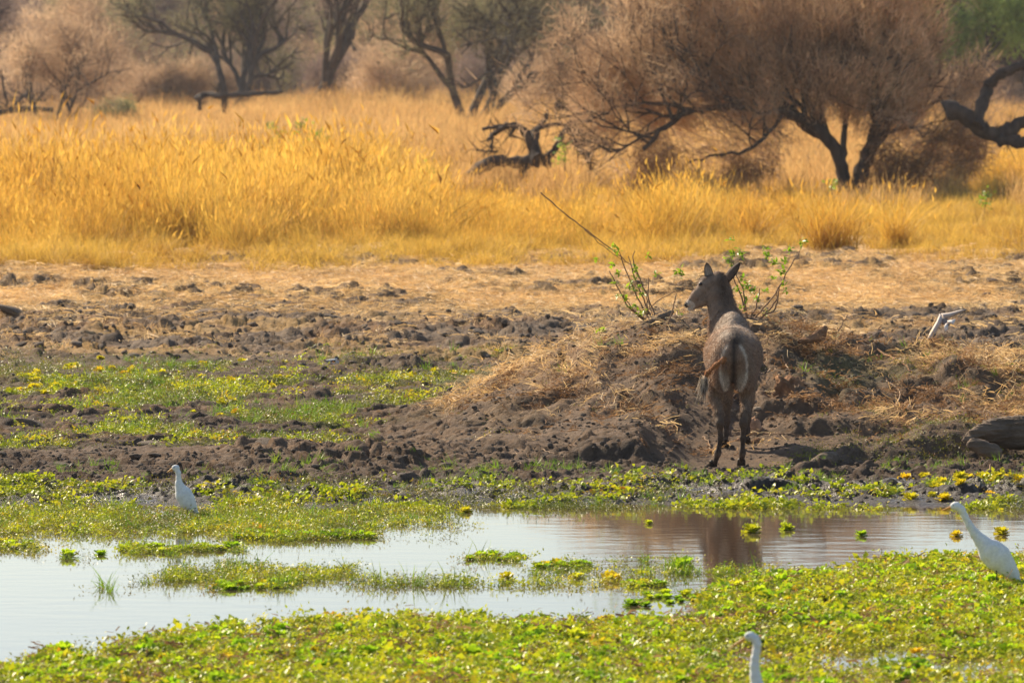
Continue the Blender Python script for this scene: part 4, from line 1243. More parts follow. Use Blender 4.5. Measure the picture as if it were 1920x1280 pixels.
# ------------------------------------------------------------------ bodies: one continuous surface from blended volumes
def sdf_mesh(prims, h):
    """prims: ('c', a, b, ra, rb, k[, yscale]) tapered limb or ('e', centre, radii, k, euler) ellipsoid.  Surface nets."""
    lo = np.array([9e9] * 3); hi = -lo
    for p in prims:
        if p[0] == 'c':
            a, b = np.array(p[1], float), np.array(p[2], float); m = max(p[3], p[4]) + .03
            lo = np.minimum(lo, np.minimum(a, b) - m); hi = np.maximum(hi, np.maximum(a, b) + m)
        else:
            c = np.array(p[1], float); m = max(p[2]) + .03
            lo = np.minimum(lo, c - m); hi = np.maximum(hi, c + m)
    n = np.ceil((hi - lo) / h).astype(int) + 2
    ax = [lo[i] + h * np.arange(n[i]) for i in range(3)]
    G = np.full(n, 1.0, dtype=np.float32)
    for p in prims:
        k = p[5] if p[0] == 'c' else p[3]
        if p[0] == 'c':
            a, b = np.array(p[1], float), np.array(p[2], float); m = max(p[3], p[4]) + k + 3 * h
            l2, h2 = np.minimum(a, b) - m, np.maximum(a, b) + m
        else:
            c = np.array(p[1], float); m = max(p[2]) + k + 3 * h; l2, h2 = c - m, c + m
        i0 = np.clip(((l2 - lo) / h).astype(int), 0, n); i1 = np.clip(((h2 - lo) / h).astype(int) + 1, 0, n)
        sl = tuple(slice(i0[i], i1[i]) for i in range(3))
        X, Y, Z = np.meshgrid(ax[0][sl[0]], ax[1][sl[1]], ax[2][sl[2]], indexing='ij')
        Q = np.stack([X, Y, Z], -1)
        if p[0] == 'c':
            ys = p[6] if len(p) > 6 else 1.0
            S = np.array([1, 1 / ys, 1])
            ab = (b - a) * S; qa = (Q - a) * S
            t = np.clip((qa @ ab) / (ab @ ab + 1e-12), 0, 1)
            d = np.linalg.norm(qa - t[..., None] * ab, axis=-1) - (p[3] + (p[4] - p[3]) * t)
            if ys < 1: d = d * (0.5 + .5 * ys)
        else:
            q = Q - c
            if len(p) > 4 and p[4] is not None:
                from mathutils import Euler
                Rm = np.array(Euler(p[4]).to_matrix()); q = q @ Rm
            rd = np.array(p[2], float)
            k0 = np.linalg.norm(q / rd, axis=-1); k1 = np.linalg.norm(q / rd ** 2, axis=-1)
            d = k0 * (k0 - 1) / np.maximum(k1, 1e-6)
        g = G[sl]
        hh = np.maximum(k - np.abs(g - d), 0) / k
        G[sl] = np.minimum(g, d) - hh * hh * k * .25
    s = G < 0
    # cells with a sign change
    cs = [s[i:n[0] - 1 + i, j:n[1] - 1 + j, k:n[2] - 1 + k] for i in (0, 1) for j in (0, 1) for k in (0, 1)]
    tot = sum(c.astype(np.int8) for c in cs)
    act = (tot > 0) & (tot < 8)
    idx = -np.ones(act.shape, dtype=np.int64); idx[act] = np.arange(act.sum())
    ci = np.argwhere(act)
    acc = np.zeros((len(ci), 3)); cnt = np.zeros(len(ci))
    for axn in range(3):
        for o1 in (0, 1):
            for o2 in (0, 1):
                off = [0, 0, 0]; oth = [q for q in range(3) if q != axn]; off[oth[0]] = o1; off[oth[1]] = o2
                A = ci + off; B = A.copy(); B[:, axn] += 1
                ga = G[tuple(A.T)]; gb = G[tuple(B.T)]
                m = (ga < 0) != (gb < 0)
                t = np.where(m, ga / np.where(m, ga - gb, 1), 0)
                pnt = A.astype(float); pnt[:, axn] += t
                acc[m] += pnt[m]; cnt[m] += 1
    V = acc / cnt[:, None] * h + lo
    Fs = []
    for axn in range(3):
        oth = [q for q in range(3) if q != axn]
        sa = np.take(s, range(n[axn] - 1), axn); sb = np.take(s, range(1, n[axn]), axn)
        e = np.argwhere(sa != sb)
        e = e[(e[:, oth[0]] > 0) & (e[:, oth[1]] > 0) & (e[:, oth[0]] < n[oth[0]] - 1) & (e[:, oth[1]] < n[oth[1]] - 1)]
        fl = sa[tuple(e.T)]
        def at(d0, d1):
            q = e.copy(); q[:, oth[0]] += d0; q[:, oth[1]] += d1; return idx[tuple(q.T)]
        q = np.stack([at(-1, -1), at(0, -1), at(0, 0), at(-1, 0)], 1)
        flip = fl if axn != 1 else ~fl
        q[~flip] = q[~flip][:, ::-1]
        Fs.append(q)
    return V, np.concatenate(Fs)


def vnormals(V, Fq):
    fn = np.cross(V[Fq[:, 2]] - V[Fq[:, 0]], V[Fq[:, 3]] - V[Fq[:, 1]])
    nn = np.zeros_like(V)
    for i in range(4): np.add.at(nn, Fq[:, i], fn)
    return nn / (np.linalg.norm(nn, axis=1)[:, None] + 1e-12)


M['hide'] = solid_mat('hide', (.65, .64, .62), (1.25, 1.2, 1.14), 26, 0.75, 0.35, spec=0.25, vcol='col', bscale=120)
M['fur'] = leaf_mat('fur', [(0, (1, 1, 1)), (1, (1, 1, 1))], .3, .6, .25, vcol=True)
M['hoof'] = solid_mat('hoof', (.015, .012, .01), (.05, .04, .03), 20, .5, 0)
M['plumage'] = solid_mat('plumage', (.85, .85, .85), (1.08, 1.08, 1.08), 60, 0.8, 0.15, spec=0.15, vcol='col', bscale=150)


def cell(*p): return np.array(p, float)


def waterbuck():
    ox, oy = (1366 - 960) * 44.4 / F, 44.4
    oz = 0.0
    root = bpy.data.objects.new('waterbuck', None); COL.objects.link(root); root.location = (ox, oy, oz)
    def A(px, py, dy):       # object point under a photo pixel at depth dy past the hind feet
        p = P(px, py, D=oy + dy); return cell(p.x - ox, dy, p.z - oz)
    pr = []
    def e(c, rd, k=.06, rot=None): pr.append(('e', c, rd, k, rot))
    def c(a, b, ra, rb, k=.03): pr.append(('c', a, b, ra, rb, k))
    e((.063, .62, .845), (.230, .46, .232)); e((.058, .28, .86), (.215, .36, .195)); e((.035, .02, .865), (.178, .22, .175))
    e((-.050, -.045, .755), (.088, .10, .165), .04); e((.120, -.045, .755), (.088, .10, .165), .04)
    e((.06, .92, .93), (.155, .24, .22)); e((.065, .84, 1.08), (.06, .2, .085), .08); e((.04, .12, 1.0), (.07, .2, .06), .09)
    # hind legs
    hl = [A(1348, 690, .02), A(1341, 742, .08), A(1349, 776, -.02), A(1350, 793, -.07), A(1352, 822, -.04), A(1347, 850, -.01), A(1342, 866, .02)]
    for i, (a, b) in enumerate(zip([.092, .053, .034, .027, .018, .0215], [.053, .034, .028, .018, .019, .020])): c(hl[i], hl[i + 1], a, b)
    hr = [A(1398, 690, .02), A(1402, 742, .08), A(1398, 776, -.02), A(1395, 793, -.07), A(1394, 822, -.04), A(1393, 850, -.01), A(1391, 864, .02)]
    for i, (a, b) in enumerate(zip([.092, .053, .034, .027, .018, .0215], [.053, .034, .028, .018, .019, .020])): c(hr[i], hr[i + 1], a, b)
    # front legs
    fl = [A(1362, 700, .9), A(1362, 752, .92), A(1362, 790, .90), A(1362, 812, .90), A(1361, 826, .88)]
    fr = [A(1402, 700, .9), A(1403, 752, .92), A(1402, 785, .90), A(1402, 806, .90), A(1401, 821, .88)]
    for L in (fl, fr):
        for i, (a, b) in enumerate(zip([.085, .043, .027, .018], [.043, .029, .018, .021])): c(L[i], L[i + 1], a, b)
    # neck and head
    nk = [A(1372, 640, .95), A(1364, 612, 1.05), A(1354, 582, 1.12), A(1348, 552, 1.16), A(1347, 532, 1.17)]
    for i, (a, b) in enumerate(zip([.15, .128, .098, .085], [.128, .098, .085, .072])): c(nk[i], nk[i + 1], a, b, .06)
    pol = A(1345, 527, 1.17); e(pol, (.072, .066, .07), .04)
    br = A(1325, 533, 1.16); nz = A(1307, 554, 1.14); mz = A(1293, 568, 1.13)
    c(pol, br, .068, .062); c(br, nz, .058, .043); c(nz, mz, .042, .031)
    c(A(1337, 552, 1.16), A(1312, 568, 1.14), .062, .036, .03); c(A(1312, 566, 1.14), A(1299, 576, 1.13), .036, .022, .02)
    e(A(1288, 571, 1.125), (.022, .03, .016), .015); e(A(1295, 579, 1.13), (.026, .022, .013), .012)
    e(A(1316, 531, 1.115), (.026, .014, .014), .02); e(A(1316, 531, 1.20), (.026, .014, .014), .02)
    # tail swung to the left
    tl = [A(1378, 640, -.10), A(1374, 656, -.16), A(1360, 672, -.18), A(1343, 684, -.19), A(1328, 698, -.19), A(1321, 712, -.18)]
    for i, (a, b) in enumerate(zip([.038, .026, .017, .0135, .0135], [.026, .017, .0135, .0135, .018])): c(tl[i], tl[i + 1], a, b, .02)
    V, Fq = sdf_mesh(pr, .0075)
    NN = vnormals(V, Fq)
    x, y, z = V.T
    cx = .036
    base = np.array((.235, .162, .115)); warm = np.array((.34, .2, .115)); dark = np.array((.045, .032, .026)); white = np.array((.58, .50, .41)); grey = np.array((.29, .235, .19))
    C = np.tile(base, (len(V), 1))
    def mix(c1, w):
        nonlocal C; C = C + (np.array(c1) - C) * np.clip(w, 0, 1)[:, None]
    nf = fbm(x * 3 + y, z * 3 + y * 2, .2, 4, 7)
    mix(grey, sst(.95, 1.05, z) * (y < .9) * .8)
    mix(warm, sst(.35, .7, nf) * .4)
    # dark dorsal line and rump centre
    mix(dark, np.exp(-((x - cx - .02 + .0 * y) / .045) ** 2) * sst(.9, .97, z) * (y < .35) * .85)
    rump = 1 - sst(-.06, .04, y)
    ell = np.sqrt(((x - cx) / .112) ** 2 + ((z - .775) / .215) ** 2)
    ring = np.exp(-((ell - .93) / .085) ** 2) * (1 - sst(.93, .99, z))
    mix(warm, rump * (ell < .9) * .22)
    mix((.5, .42, .33), rump * np.exp(-((z - .66) / .07) ** 2) * (ell < 1.05) * sst(.02, .04, np.abs(x - cx)) * .75)
    mix(dark, rump * np.exp(-((x - cx) / .020) ** 2) * (z > .6) * (z < 1.0) * .9)
    mix(white, rump * ring * sst(.03, .05, np.abs(x - cx)) * 1.0)
    legs = 1 - sst(.34, .52, z)
    mix((.085, .055, .038), legs * .85); mix(dark, (1 - sst(.16, .38, z)) * .8)
    mix((.3, .22, .16), np.exp(-((z - .09) / .02) ** 2) * (z < .2) * .35)
    mix((.34, .2, .115), sst(1.0, 1.1, y) * sst(.9, 1.0, z) * (1 - sst(1.25, 1.4, z)) * (1 - sst(-.06, .0, x)) * .7)  # orange sun rim on the left of the neck, painted into the hide
    mix(dark, np.exp(-((x + .02) / .05) ** 2) * sst(1.15, 1.35, z) * (y < 1.16) * (y > .9) * .6)
    headm = (1 - sst(-.13, -.02, x + .02 * np.sin(z * 60))) * (z > 1.1) * (y > 1)
    mix((.27, .20, .15), headm * .7)
    mix((.10, .055, .035), headm * sst(0, .035, z - (1.415 + (x + .12) * .86)) * .8)
    mz_ = np.array(A(1292, 574, 1.13)); dm = np.linalg.norm(V - mz_, axis=1)
    mix(white, (dm < .055) * .75); mix((.02, .018, .018), (np.linalg.norm(V - A(1286, 571, 1.12), axis=1) < .026))
    ed = np.linalg.norm((V - A(1314, 533, 1.10)) * np.array([1, .6, 1]), axis=1)
    mix((.45, .36, .28), np.exp(-((ed - .026) / .008) ** 2) * .5)
    td_ = np.full(len(V), 9.0)
    for a_, b_ in zip(tl[2:-1], tl[3:]):
        ab = b_ - a_; tt_ = np.clip((V - a_) @ ab / (ab @ ab), 0, 1); td_ = np.minimum(td_, np.linalg.norm(V - a_ - tt_[:, None] * ab, axis=1))
    mix((.36, .15, .045), (td_ < .024) * .85)
    tz = np.array(tl[-1]); mix((.5, .42, .32), (np.linalg.norm(V - tz, axis=1) < .035) * .8)
    body = mesh_obj('body', V, Fq, M['hide'], root, colors=C)
    # coat: short hairs lying back over the body
    rr = np.random.default_rng(3); n = 95000
    k = rr.integers(0, len(V), n)
    k = k[(rr.random(len(k)) < np.where(z[k] < .4, .4, 1.0))]; n = len(k)
    bs = V[k] + rr.normal(0, .003, (n, 3)) - NN[k] * .002
    flow = np.zeros((n, 3)); flow[:, 2] = -1.0; flow[:, 1] = -.35
    nk_ = (y[k] > 1.0) | (headm[k] > .5)
    d = NN[k] * np.where(nk_, .75, .5)[:, None] + flow * .8 + rr.normal(0, .25, (n, 3))
    Lh = np.where((y[k] > .98) & (x[k] > -.12), .036, .018); Lh = np.where(z[k] < .4, .008, Lh); Lh = np.where(headm[k] > 0, .009, Lh)
    d /= np.linalg.norm(d, axis=1)[:, None]
    sd = np.cross(d, rr.normal(0, 1, (n, 3))); sd /= np.linalg.norm(sd, axis=1)[:, None]
    Lr = Lh * rr.uniform(.5, 1.3, n)
    VV = np.stack([bs - sd * .0018, bs + sd * .0018, bs + d * Lr[:, None]], 1).reshape(-1, 3)
    CC = np.repeat(C[k] * rr.uniform(.8, 2.0, (n, 1)), 3, 0)
    # tail tuft and belly fringe
    tn = 900; tb = np.array(tl[-1]) + rr.normal(0, .012, (tn, 3)); td = rr.normal(0, .18, (tn, 3)) + np.array([-.12, 0, -1.0]); td *= rr.uniform(.06, .15, (tn, 1))
    sd = rr.normal(0, .0016, (tn, 3))
    V2 = np.stack([tb - sd, tb + sd, tb + td], 1).reshape(-1, 3); C2 = np.repeat(np.where(rr.random((tn, 1)) < .6, np.array([[.55, .46, .35]]), np.array([[.1, .06, .04]])), 3, 0)
    VV = np.concatenate([VV, V2]); CC = np.concatenate([CC, C2])
    tag(mesh_obj('coat', VV, np.arange(len(VV)).reshape(-1, 3), M['fur'], root, smooth=False, colors=CC), kind='stuff')
    # hooves: two toes each
    for ft, oy_ in ((A(1338, 876, .03), 0), (A(1391, 873, .03), 0), (A(1361, 838, .9), 0), (A(1401, 832, .9), 0)):
        q = []
        for s_ in (-.014, .014):
            q.append(('c', ft + cell(s_, .0, .040), ft + cell(s_ * 1.1, -.012 if False else .02, .010), .016, .019, .004))
        v, f = sdf_mesh(q, .004); mesh_obj('hoof', v, f, M['hoof'], root)
    # ears: cupped leaves
    def ear(base, tip, w, face, inner):
        base = np.array(base); tip = np.array(tip); ax_ = tip - base; L = np.linalg.norm(ax_); ax_ /= L
        fc = np.array(face, float); fc -= fc @ ax_ * ax_; fc /= np.linalg.norm(fc); sd_ = np.cross(ax_, fc)
        V = []; C = []; nu, nv = 14, 11
        for side, off in ((1, .0), (-1, -.006)):
            for i in range(nu):
                t = i / (nu - 1); ww = w * (math.sin(math.pi * min(1, .18 + t * .82)) ** .6) * (1 if t < .999 else .1)
                for j in range(nv):
                    a = (j / (nv - 1) - .5) * 2
                    cup = -(1 - a * a) * w * .55 * (1 - t * .5)
                    V.append(base + ax_ * L * t + sd_ * ww * a + fc * (cup + off))
                    edge = max(abs(a) ** 6, t ** 7)
                    col = np.array(inner if side == 1 else (.115, .07, .048))
                    if side == 1: col = col * (.55 + .45 * abs(math.sin(a * 7 + t * 3)))
                    C.append(col * (1 - edge) + np.array((.02, .015, .012)) * edge)
        Fc = []
        m = nu * nv
        for s_ in (0, 1):
            for i in range(nu - 1):
                for j in range(nv - 1):
                    b = s_ * m + i * nv + j; q = [b, b + 1, b + nv + 1, b + nv]; Fc.append(q if s_ else q[::-1])
        for i in range(nu - 1):
            for j in (0, nv - 1):
                b = i * nv + j; Fc.append([b, b + nv, m + b + nv, m + b])
        mesh_obj('ear', V, np.array(Fc), M['hide'], root, colors=np.array(C))
    ear(A(1332, 529, 1.14), A(1325, 492, 1.12), .037, (-.35, -1, .1), (.42, .36, .31))
    ear(A(1359, 529, 1.17), A(1388, 492, 1.18), .036, (.5, .9, .15), (.3, .25, .2))
    for dy, px_ in ((1.098, 1314), (1.215, 1314)):
        v, f = sdf_mesh([('e', A(px_, 532.5, dy), (.013, .009, .011), .003, None)], .002)
        mesh_obj('eye', v, f, M['eye'], root)
    tag(root, 'waterbuck cow standing with her back to the camera, head turned left and tail swung aside', 'antelope')


waterbuck()


def bird(name, label, cat, D, chain, neck, head, beak, legs, colf, wing=None, ys=.8, yn=1.0, h=.0035, group=None, beakmat='beak', toward=0.0, flr=0.0):
    """side-on bird from photo pixels: chain=(px,py,r_px) body, neck likewise; everything at true depth D"""
    s = D / F
    b0 = P(chain[0][0], chain[0][1], D=D); b0.z = flr
    root = bpy.data.objects.new(name, None); COL.objects.link(root); root.location = b0
    def A(px, py, dy=0):
        p = P(px, py, D=D + dy); return cell(p.x - b0.x, dy, p.z - b0.z)
    pr = []
    for (a, b) in zip(chain[:-1], chain[1:]): pr.append(('c', A(*a[:2]), A(*b[:2]), a[2] * s, b[2] * s, .02, ys))
    for (a, b) in zip(neck[:-1], neck[1:]): pr.append(('c', A(*a[:2]), A(*b[:2]), a[2] * s, b[2] * s, .008, yn))
    hx, hy, hr = head
    pr.append(('e', A(hx, hy), (hr * s * 1.25, hr * s * .85, hr * s), .006, None))
    V, Fq = sdf_mesh(pr, h)
    mesh_obj('body', V, Fq, M['plumage'], root, colors=colf(V))
    if beak:
        (x0, y0, r0), (x1, y1, r1) = beak
        for sg in (-1, 1):     # upper and lower mandible
            b = MB(); a0 = A(x0, y0) + cell(0, 0, -sg * r0 * s * .45); a1 = A(x1, y1)
            b.tube([a0, a0 * .5 + a1 * .5, a1], [r0 * s * .62, r0 * s * .5, r1 * s * .5], 8)
            b.build('beak', M[beakmat], root)
        for dy in (-1, 1):
            v, f = sdf_mesh([('e', A((hx * .55 + x0 * .45), hy - hr * .15) + cell(0, dy * hr * s * .72, 0), (.0045, .003, .0045), .002, None)], .0012)
            mesh_obj('eye', v, f, M['eye'], root)
    for (pts, dy) in legs:
        b = MB(); p = [A(q[0], q[1], dy) for q in pts]
        lr = max(.0035, .9 * s)
        b.tube(p, [lr] * len(p), 6)
        ft = p[-1]
        for an in (-2.6, -3.4, 2.2, 0.1):
            b.tube([ft + cell(0, 0, .003), ft + cell(math.cos(an) * .05, math.sin(an) * .03, .002)], [lr * .8, lr * .4], 5)
        b.build('leg', M['bird_leg'], root)
    if wing:
        (wx, wy), (tx, ty), wr, off = wing
        for sg in (-1, 1):
            a, b_ = A(wx, wy), A(tx, ty)
            a = a + cell(0, sg * off * s, 0); b_ = b_ + cell(0, sg * off * s * .45, 0)
            q = [('c', a, b_, wr * s, wr * s * .18, .004, .3)]
            v, f = sdf_mesh(q, h); dwn = (b_ - a) / np.linalg.norm(b_ - a); ta = (v - a) @ dwn; tc = v[:, 2] * dwn[0] - v[:, 0] * dwn[2]; v[:, 1] += sg * .0022 * np.sin(ta * 90 + np.sin(tc * 160) * 1.4) * np.clip(ta / .05, 0, 1); mesh_obj('wing', v, f, M['plumage'], root, colors=colf(v))
    tag(root, label, cat, group)
    return root


def whitef(V):
    n = fbm(V[:, 0] * 2 + V[:, 1], V[:, 2] * 2, .05, 3, 3)
    return np.tile(np.array([[.78, .78, .76]]), (len(V), 1)) * (.93 + .1 * n)[:, None]


bird('egret', 'white egret standing upright at the left on the floating green strip', 'bird', 39.4,
     [(336, 914, 9), (343, 928, 15), (350, 941, 14.5), (358, 952, 9), (368, 962, 3)],
     [(329, 879, 5.2), (333, 887, 4.8), (333.5, 897, 4.8), (334, 907, 7), (337, 916, 10)], (328, 877.5, 6.0),
     ((321.5, 880, 2.6), (311.5, 886, 1.0)), [([(349, 950), (350, 962), (350, 973.5)], -.02), ([(355, 952), (355, 962), (356, 973.5)], .03)], whitef,
     ((343, 926), (367, 961), 9.5, 9), group='white egrets')
bird('egret', 'tall white egret stretching its neck forward at the right edge', 'bird', 33.9,
     [(1849, 1022, 15), (1861, 1035, 23), (1874, 1047, 24.5), (1889, 1063, 18), (1902, 1076, 11), (1913, 1087, 4)],
     [(1795, 950, 8), (1805, 956, 7.2), (1812, 970, 6.4), (1820, 986, 7.2), (1830, 1001, 9.5), (1842, 1015, 13), (1850, 1024, 17)], (1794, 949.5, 8.3),
     ((1785, 953, 3.6), (1768.5, 957.5, 1.2)), [([(1871, 1068), (1872, 1085), (1871.5, 1104)], -.03), ([(1884, 1070), (1884, 1085), (1878, 1104)], .05)], whitef,
     ((1862, 1036), (1911, 1085), 17, 15), group='white egrets')
bird('egret', 'nearest white egret, only its bent head and neck in the picture at the bottom', 'bird', 25.5,
     [(1428, 1315, 20), (1446, 1340, 34), (1470, 1362, 35), (1498, 1390, 24), (1530, 1420, 6)],
     [(1410, 1195, 8), (1418, 1200, 8), (1421.5, 1210, 7.5), (1420, 1223, 7.2), (1417.5, 1236, 7.8), (1416.5, 1250, 8.6), (1418, 1270, 10), (1422, 1290, 13), (1428, 1312, 18)], (1408, 1194.5, 8.6),
     ((1398, 1200, 4.2), (1369, 1217.5, 1.5)), [([(1462, 1385), (1463, 1405), (1462, 1427)], -.03), ([(1476, 1385), (1476, 1405), (1472, 1427)], .05)], whitef,
     ((1446, 1340), (1524, 1414), 25, 22), group='white egrets')


def brownf(V):
    n = fbm(V[:, 0] * 2 + V[:, 1], V[:, 2] * 2, .02, 3, 3)
    C = np.tile(np.array([[.33, .19, .115]]), (len(V), 1)) * (.8 + .4 * n)[:, None]
    return C


g1 = Hs((1040 - 960) * 42.2 / F, 42.2)
for nm, lab, D, ch, nk, hd, bk in (
    ('brown_bird', 'small brown bird crouching by the yellow leaves at the water edge', 42.2,
     [(1021, 911, 5.5), (1028, 909, 7.2), (1036, 909, 5.5), (1045, 908.5, 2.2), (1052, 907, 1.2)], [(1022, 910, 4), (1019, 914, 3.4)], (1018.5, 914.5, 3.6), ((1016.5, 917, 1.2), (1014, 920, .5))),
    ('brown_bird', 'small brown bird pecking head down on the dark mud', 42.6,
     [(1144, 911, 4.5), (1148, 906, 7), (1154, 901, 6.5), (1160, 896, 3), (1164, 892, 1.2)], [(1145, 911, 4), (1141, 916, 3)], (1139.5, 919, 3.2), ((1138, 921, 1.1), (1136, 925, .5)))):
    gg = Hs((ch[0][0] - 960) * D / F, D)
    lp = HY + (CH - gg) * F / D
    bird(nm, lab, 'bird', D, ch, nk, hd, bk, [([(ch[1][0], ch[1][1] + 4), (ch[1][0] + 1, lp)], -.015), ([(ch[1][0] + 4, ch[1][1] + 4), (ch[1][0] + 4, lp)], .02)], brownf,
         ((ch[1][0], ch[1][1] - .5), (ch[3][0], ch[3][1]), 4.2, 4.2), h=.0025, beakmat='bird_leg')


def plovf(V):
    x, z = V[:, 0], V[:, 2]
    zz = (z - z.min()) / (z.max() - z.min()); xx = (x - x.min()) / (x.max() - x.min())
    C = np.tile(np.array([[.55, .52, .5]]), (len(V), 1))
    C[(xx < .22)] = (.03, .028, .025)
    C[(zz > .38) & (zz < .6) & (xx > .5) & (xx < .78)] = (.03, .03, .035)
    C[(zz > .35) & (zz < .55) & (xx < .5)] = (.28, .25, .24)
    C[(zz < .18) & (xx < .6)] = (.04, .035, .03)
    C[(zz > .6)] = (.72, .7, .66); C[(zz > .82)] = (.03, .03, .03); C[(zz > .6) & (xx > .9)] = (.03, .03, .03)
    return C


Dl = 56.4
gl = Hs((622 - 960) * Dl / F, Dl); dl = (CH - gl) * F / Dl + HY - 734
bird('plover', 'small black and white wader on the green flat left of the mound', 'bird', Dl,
     [(630, 722 + dl, 5), (624, 722 + dl, 5.5), (617, 721 + dl, 3.6), (609, 719 + dl, 1.5)], [(630, 720 + dl, 3.6), (630.5, 715 + dl, 3)], (630.5, 714 + dl, 3.4),
     ((633.5, 715 + dl, .9), (637, 716 + dl, .4)), [([(623, 725 + dl), (623, 731 + dl)], -.015), ([(626, 725 + dl), (627, 731 + dl)], .02)], plovf, None, h=.0035, beakmat='bird_leg')


def flying_bird():
    D = 52.0; s = D / F
    b0 = P(1774, 605, D=D)
    root = bpy.data.objects.new('flying_bird', None); COL.objects.link(root); root.location = b0
    def A(px, py, dy=0):
        p = P(px, py, D=D + dy); return cell(p.x - b0.x, dy, p.z - b0.z)
    V, Fq = sdf_mesh([('c', A(1767, 595, .08), A(1772, 602, .02), 4.2 * s, 6.5 * s, .01), ('c', A(1772, 602, .02), A(1778, 608, -.04), 6.8 * s, 4 * s, .01), ('e', A(1763.5, 591, .12), (.018, .022, .016), .01, None)], .003)
    C = np.tile(np.array([[.2, .17, .16]]), (len(V), 1)); mesh_obj('body', V, Fq, M['plumage'], root, colors=C)
    def blade(name, pts, c1, c2):          # a feathered wing: thick at the front edge, thin behind
        n = len(pts); VV = []; CC = []; Fc = []
        for i, (fx, fy, bx, by, dy) in enumerate(pts):
            f = A(fx, fy, dy); b = A(bx, by, dy - .03); t = i / (n - 1)
            th = .008 * (1 - t) + .002
            for q in (f + cell(0, 0, th * .3), f * .6 + b * .4 + cell(0, -th, th), b, f * .6 + b * .4 + cell(0, th, -th)):
                VV.append(q); CC.append(np.array(c1) * (1 - t) + np.array(c2) * t)
        for i in range(n - 1):
            for j in range(4):
                a = i * 4 + j; b = i * 4 + (j + 1) % 4; Fc.append([a, b, b + 4, a + 4])
        Fc.append([0, 3, 2, 1]); e_ = (n - 1) * 4; Fc.append([e_, e_ + 1, e_ + 2, e_ + 3])
        mesh_obj(name, VV, np.array(Fc), M['plumage'], root, colors=np.array(CC))
    blade('wing', [(1763, 588, 1769, 602, .03), (1757, 602, 1763, 611, .02), (1748, 617, 1756, 624, .0), (1741, 630, 1747, 635, -.03), (1733, 641, 1736, 643, -.06)], (.62, .55, .52), (.55, .42, .3))
    blade('wing', [(1765, 588, 1774, 598, .03), (1778, 587, 1786, 594, .02), (1790, 584, 1797, 589, .0), (1800, 581, 1805, 584, -.03), (1812, 579, 1813, 580, -.06)], (.5, .44, .42), (.4, .35, .3))
    blade('tail', [(1777, 601, 1779, 608, -.04), (1784, 600, 1785, 607, -.08), (1793, 598, 1788, 609, -.11)], (.55, .48, .44), (.85, .83, .8))
    blade('tail', [(1779, 606, 1773, 607, -.04), (1779, 613, 1771, 612, -.08), (1778, 621, 1772, 621, -.11)], (.55, .48, .44), (.85, .83, .8))
    tag(root, 'pale bird in flight with spread wings above the right end of the mound', 'bird')


flying_bird()

# ------------------------------------------------------------------ logs, rotten wood and stones on the bank
def lumpy(V, amp, sc, seed):
    n = fbm(V[:, 0] + V[:, 1] * .7, V[:, 2] + V[:, 1] * .5, sc, 4, seed) - .5
    return n * amp


def log(name, pts, D, mat, label, dd=None, seed=0, cat='log', ends='log'):
    """pts: (px, py, r_px)"""
    r = np.random.default_rng(seed); s = D / F
    p = px_poly([q[:2] for q in pts], D, dd); rad = np.array([q[2] for q in pts]) * s
    q = smooth_poly(p, 4); rd = np.interp(np.linspace(0, len(p) - 1, len(q)), range(len(p)), rad)
    root = bpy.data.objects.new(name, None); COL.objects.link(root); root.location = q[0]; q = q - q[0]
    pr = [('c', a, b, ra, rb, .01) for a, b, ra, rb in zip(q[:-1], q[1:], rd[:-1], rd[1:])]
    V, Fq = sdf_mesh(pr, .012); nn = vnormals(V, Fq)
    V = V + nn * (lumpy(V, .03 * rad.max() / .1, .16, seed) + lumpy(V * np.array([.2, 1, 2.2]), .045 * rad.max() / .1, .022, seed + 3))[:, None]
    mesh_obj('wood', V, Fq, M[mat], root)
    tag(root, label, cat)
    return root


log('log', [(1812, 826, 7), (1838, 812, 15), (1866, 808, 23), (1897, 812, 28), (1935, 810, 30), (1990, 806, 30), (2060, 812, 28)], 43.9, 'log', 'thick grey log half sunk in the bank at the right edge', [0, .05, .1, .15, .1, .3, .4], 1)
log('log', [(1866, 848, 15), (1845, 840, 14), (1826, 833, 11)], 43.5, 'log', 'pale sawn off stub poking from the matted lump beside the thick log', None, 2)
log('log', [(1528, 872, 11), (1545, 864, 15), (1562, 862, 15)], 43.4, 'log', 'short grey log end sticking out of the bank right of the waterbuck', [.05, 0, .1], 3)
log('log', [(1706, 876, 9), (1716, 876, 10)], 43.3, 'bark', 'small dark hollow log end low in the bank under the matted lump', [0, .12], 4)
log('root', [(1500, 640, 5), (1520, 638, 7), (1538, 630, 10), (1545, 620, 7), (1548, 614, 4)], 48.0, 'rot', 'knobbly dark root end standing on top of the mound right of the waterbuck', None, 5, 'root')
log('log', [(1205, 612, 6), (1228, 604, 8), (1250, 592, 6), (1262, 584, 3)], 48.3, 'log', 'grey broken branch stump under the left sapling on the mound', None, 6)


def chunk(name, px, py, w, h, mat, label, cat, seed, D=None, flat=.7):
    r = np.random.default_rng(seed)
    g = drop(px, py + h * .25); s = g.y / F
    v, f = clod_mesh(r, seed, 4)
    n = fbm(v[:, 0] * 2 + v[:, 1], v[:, 2] * 2 - v[:, 1], .45, 5, seed, .7)
    v = v * (1 + (.5 if mat == 'stone' else 1.1) * (n[:, None] - .5)) * np.array([w * s * .55, w * s * flat * .5, h * s * .75])
    o = mesh_obj(name, v, f, M[mat]); o.location = (g.x, g.y + w * s * .1, g.z - .02)
    tag(o, label, cat); return o


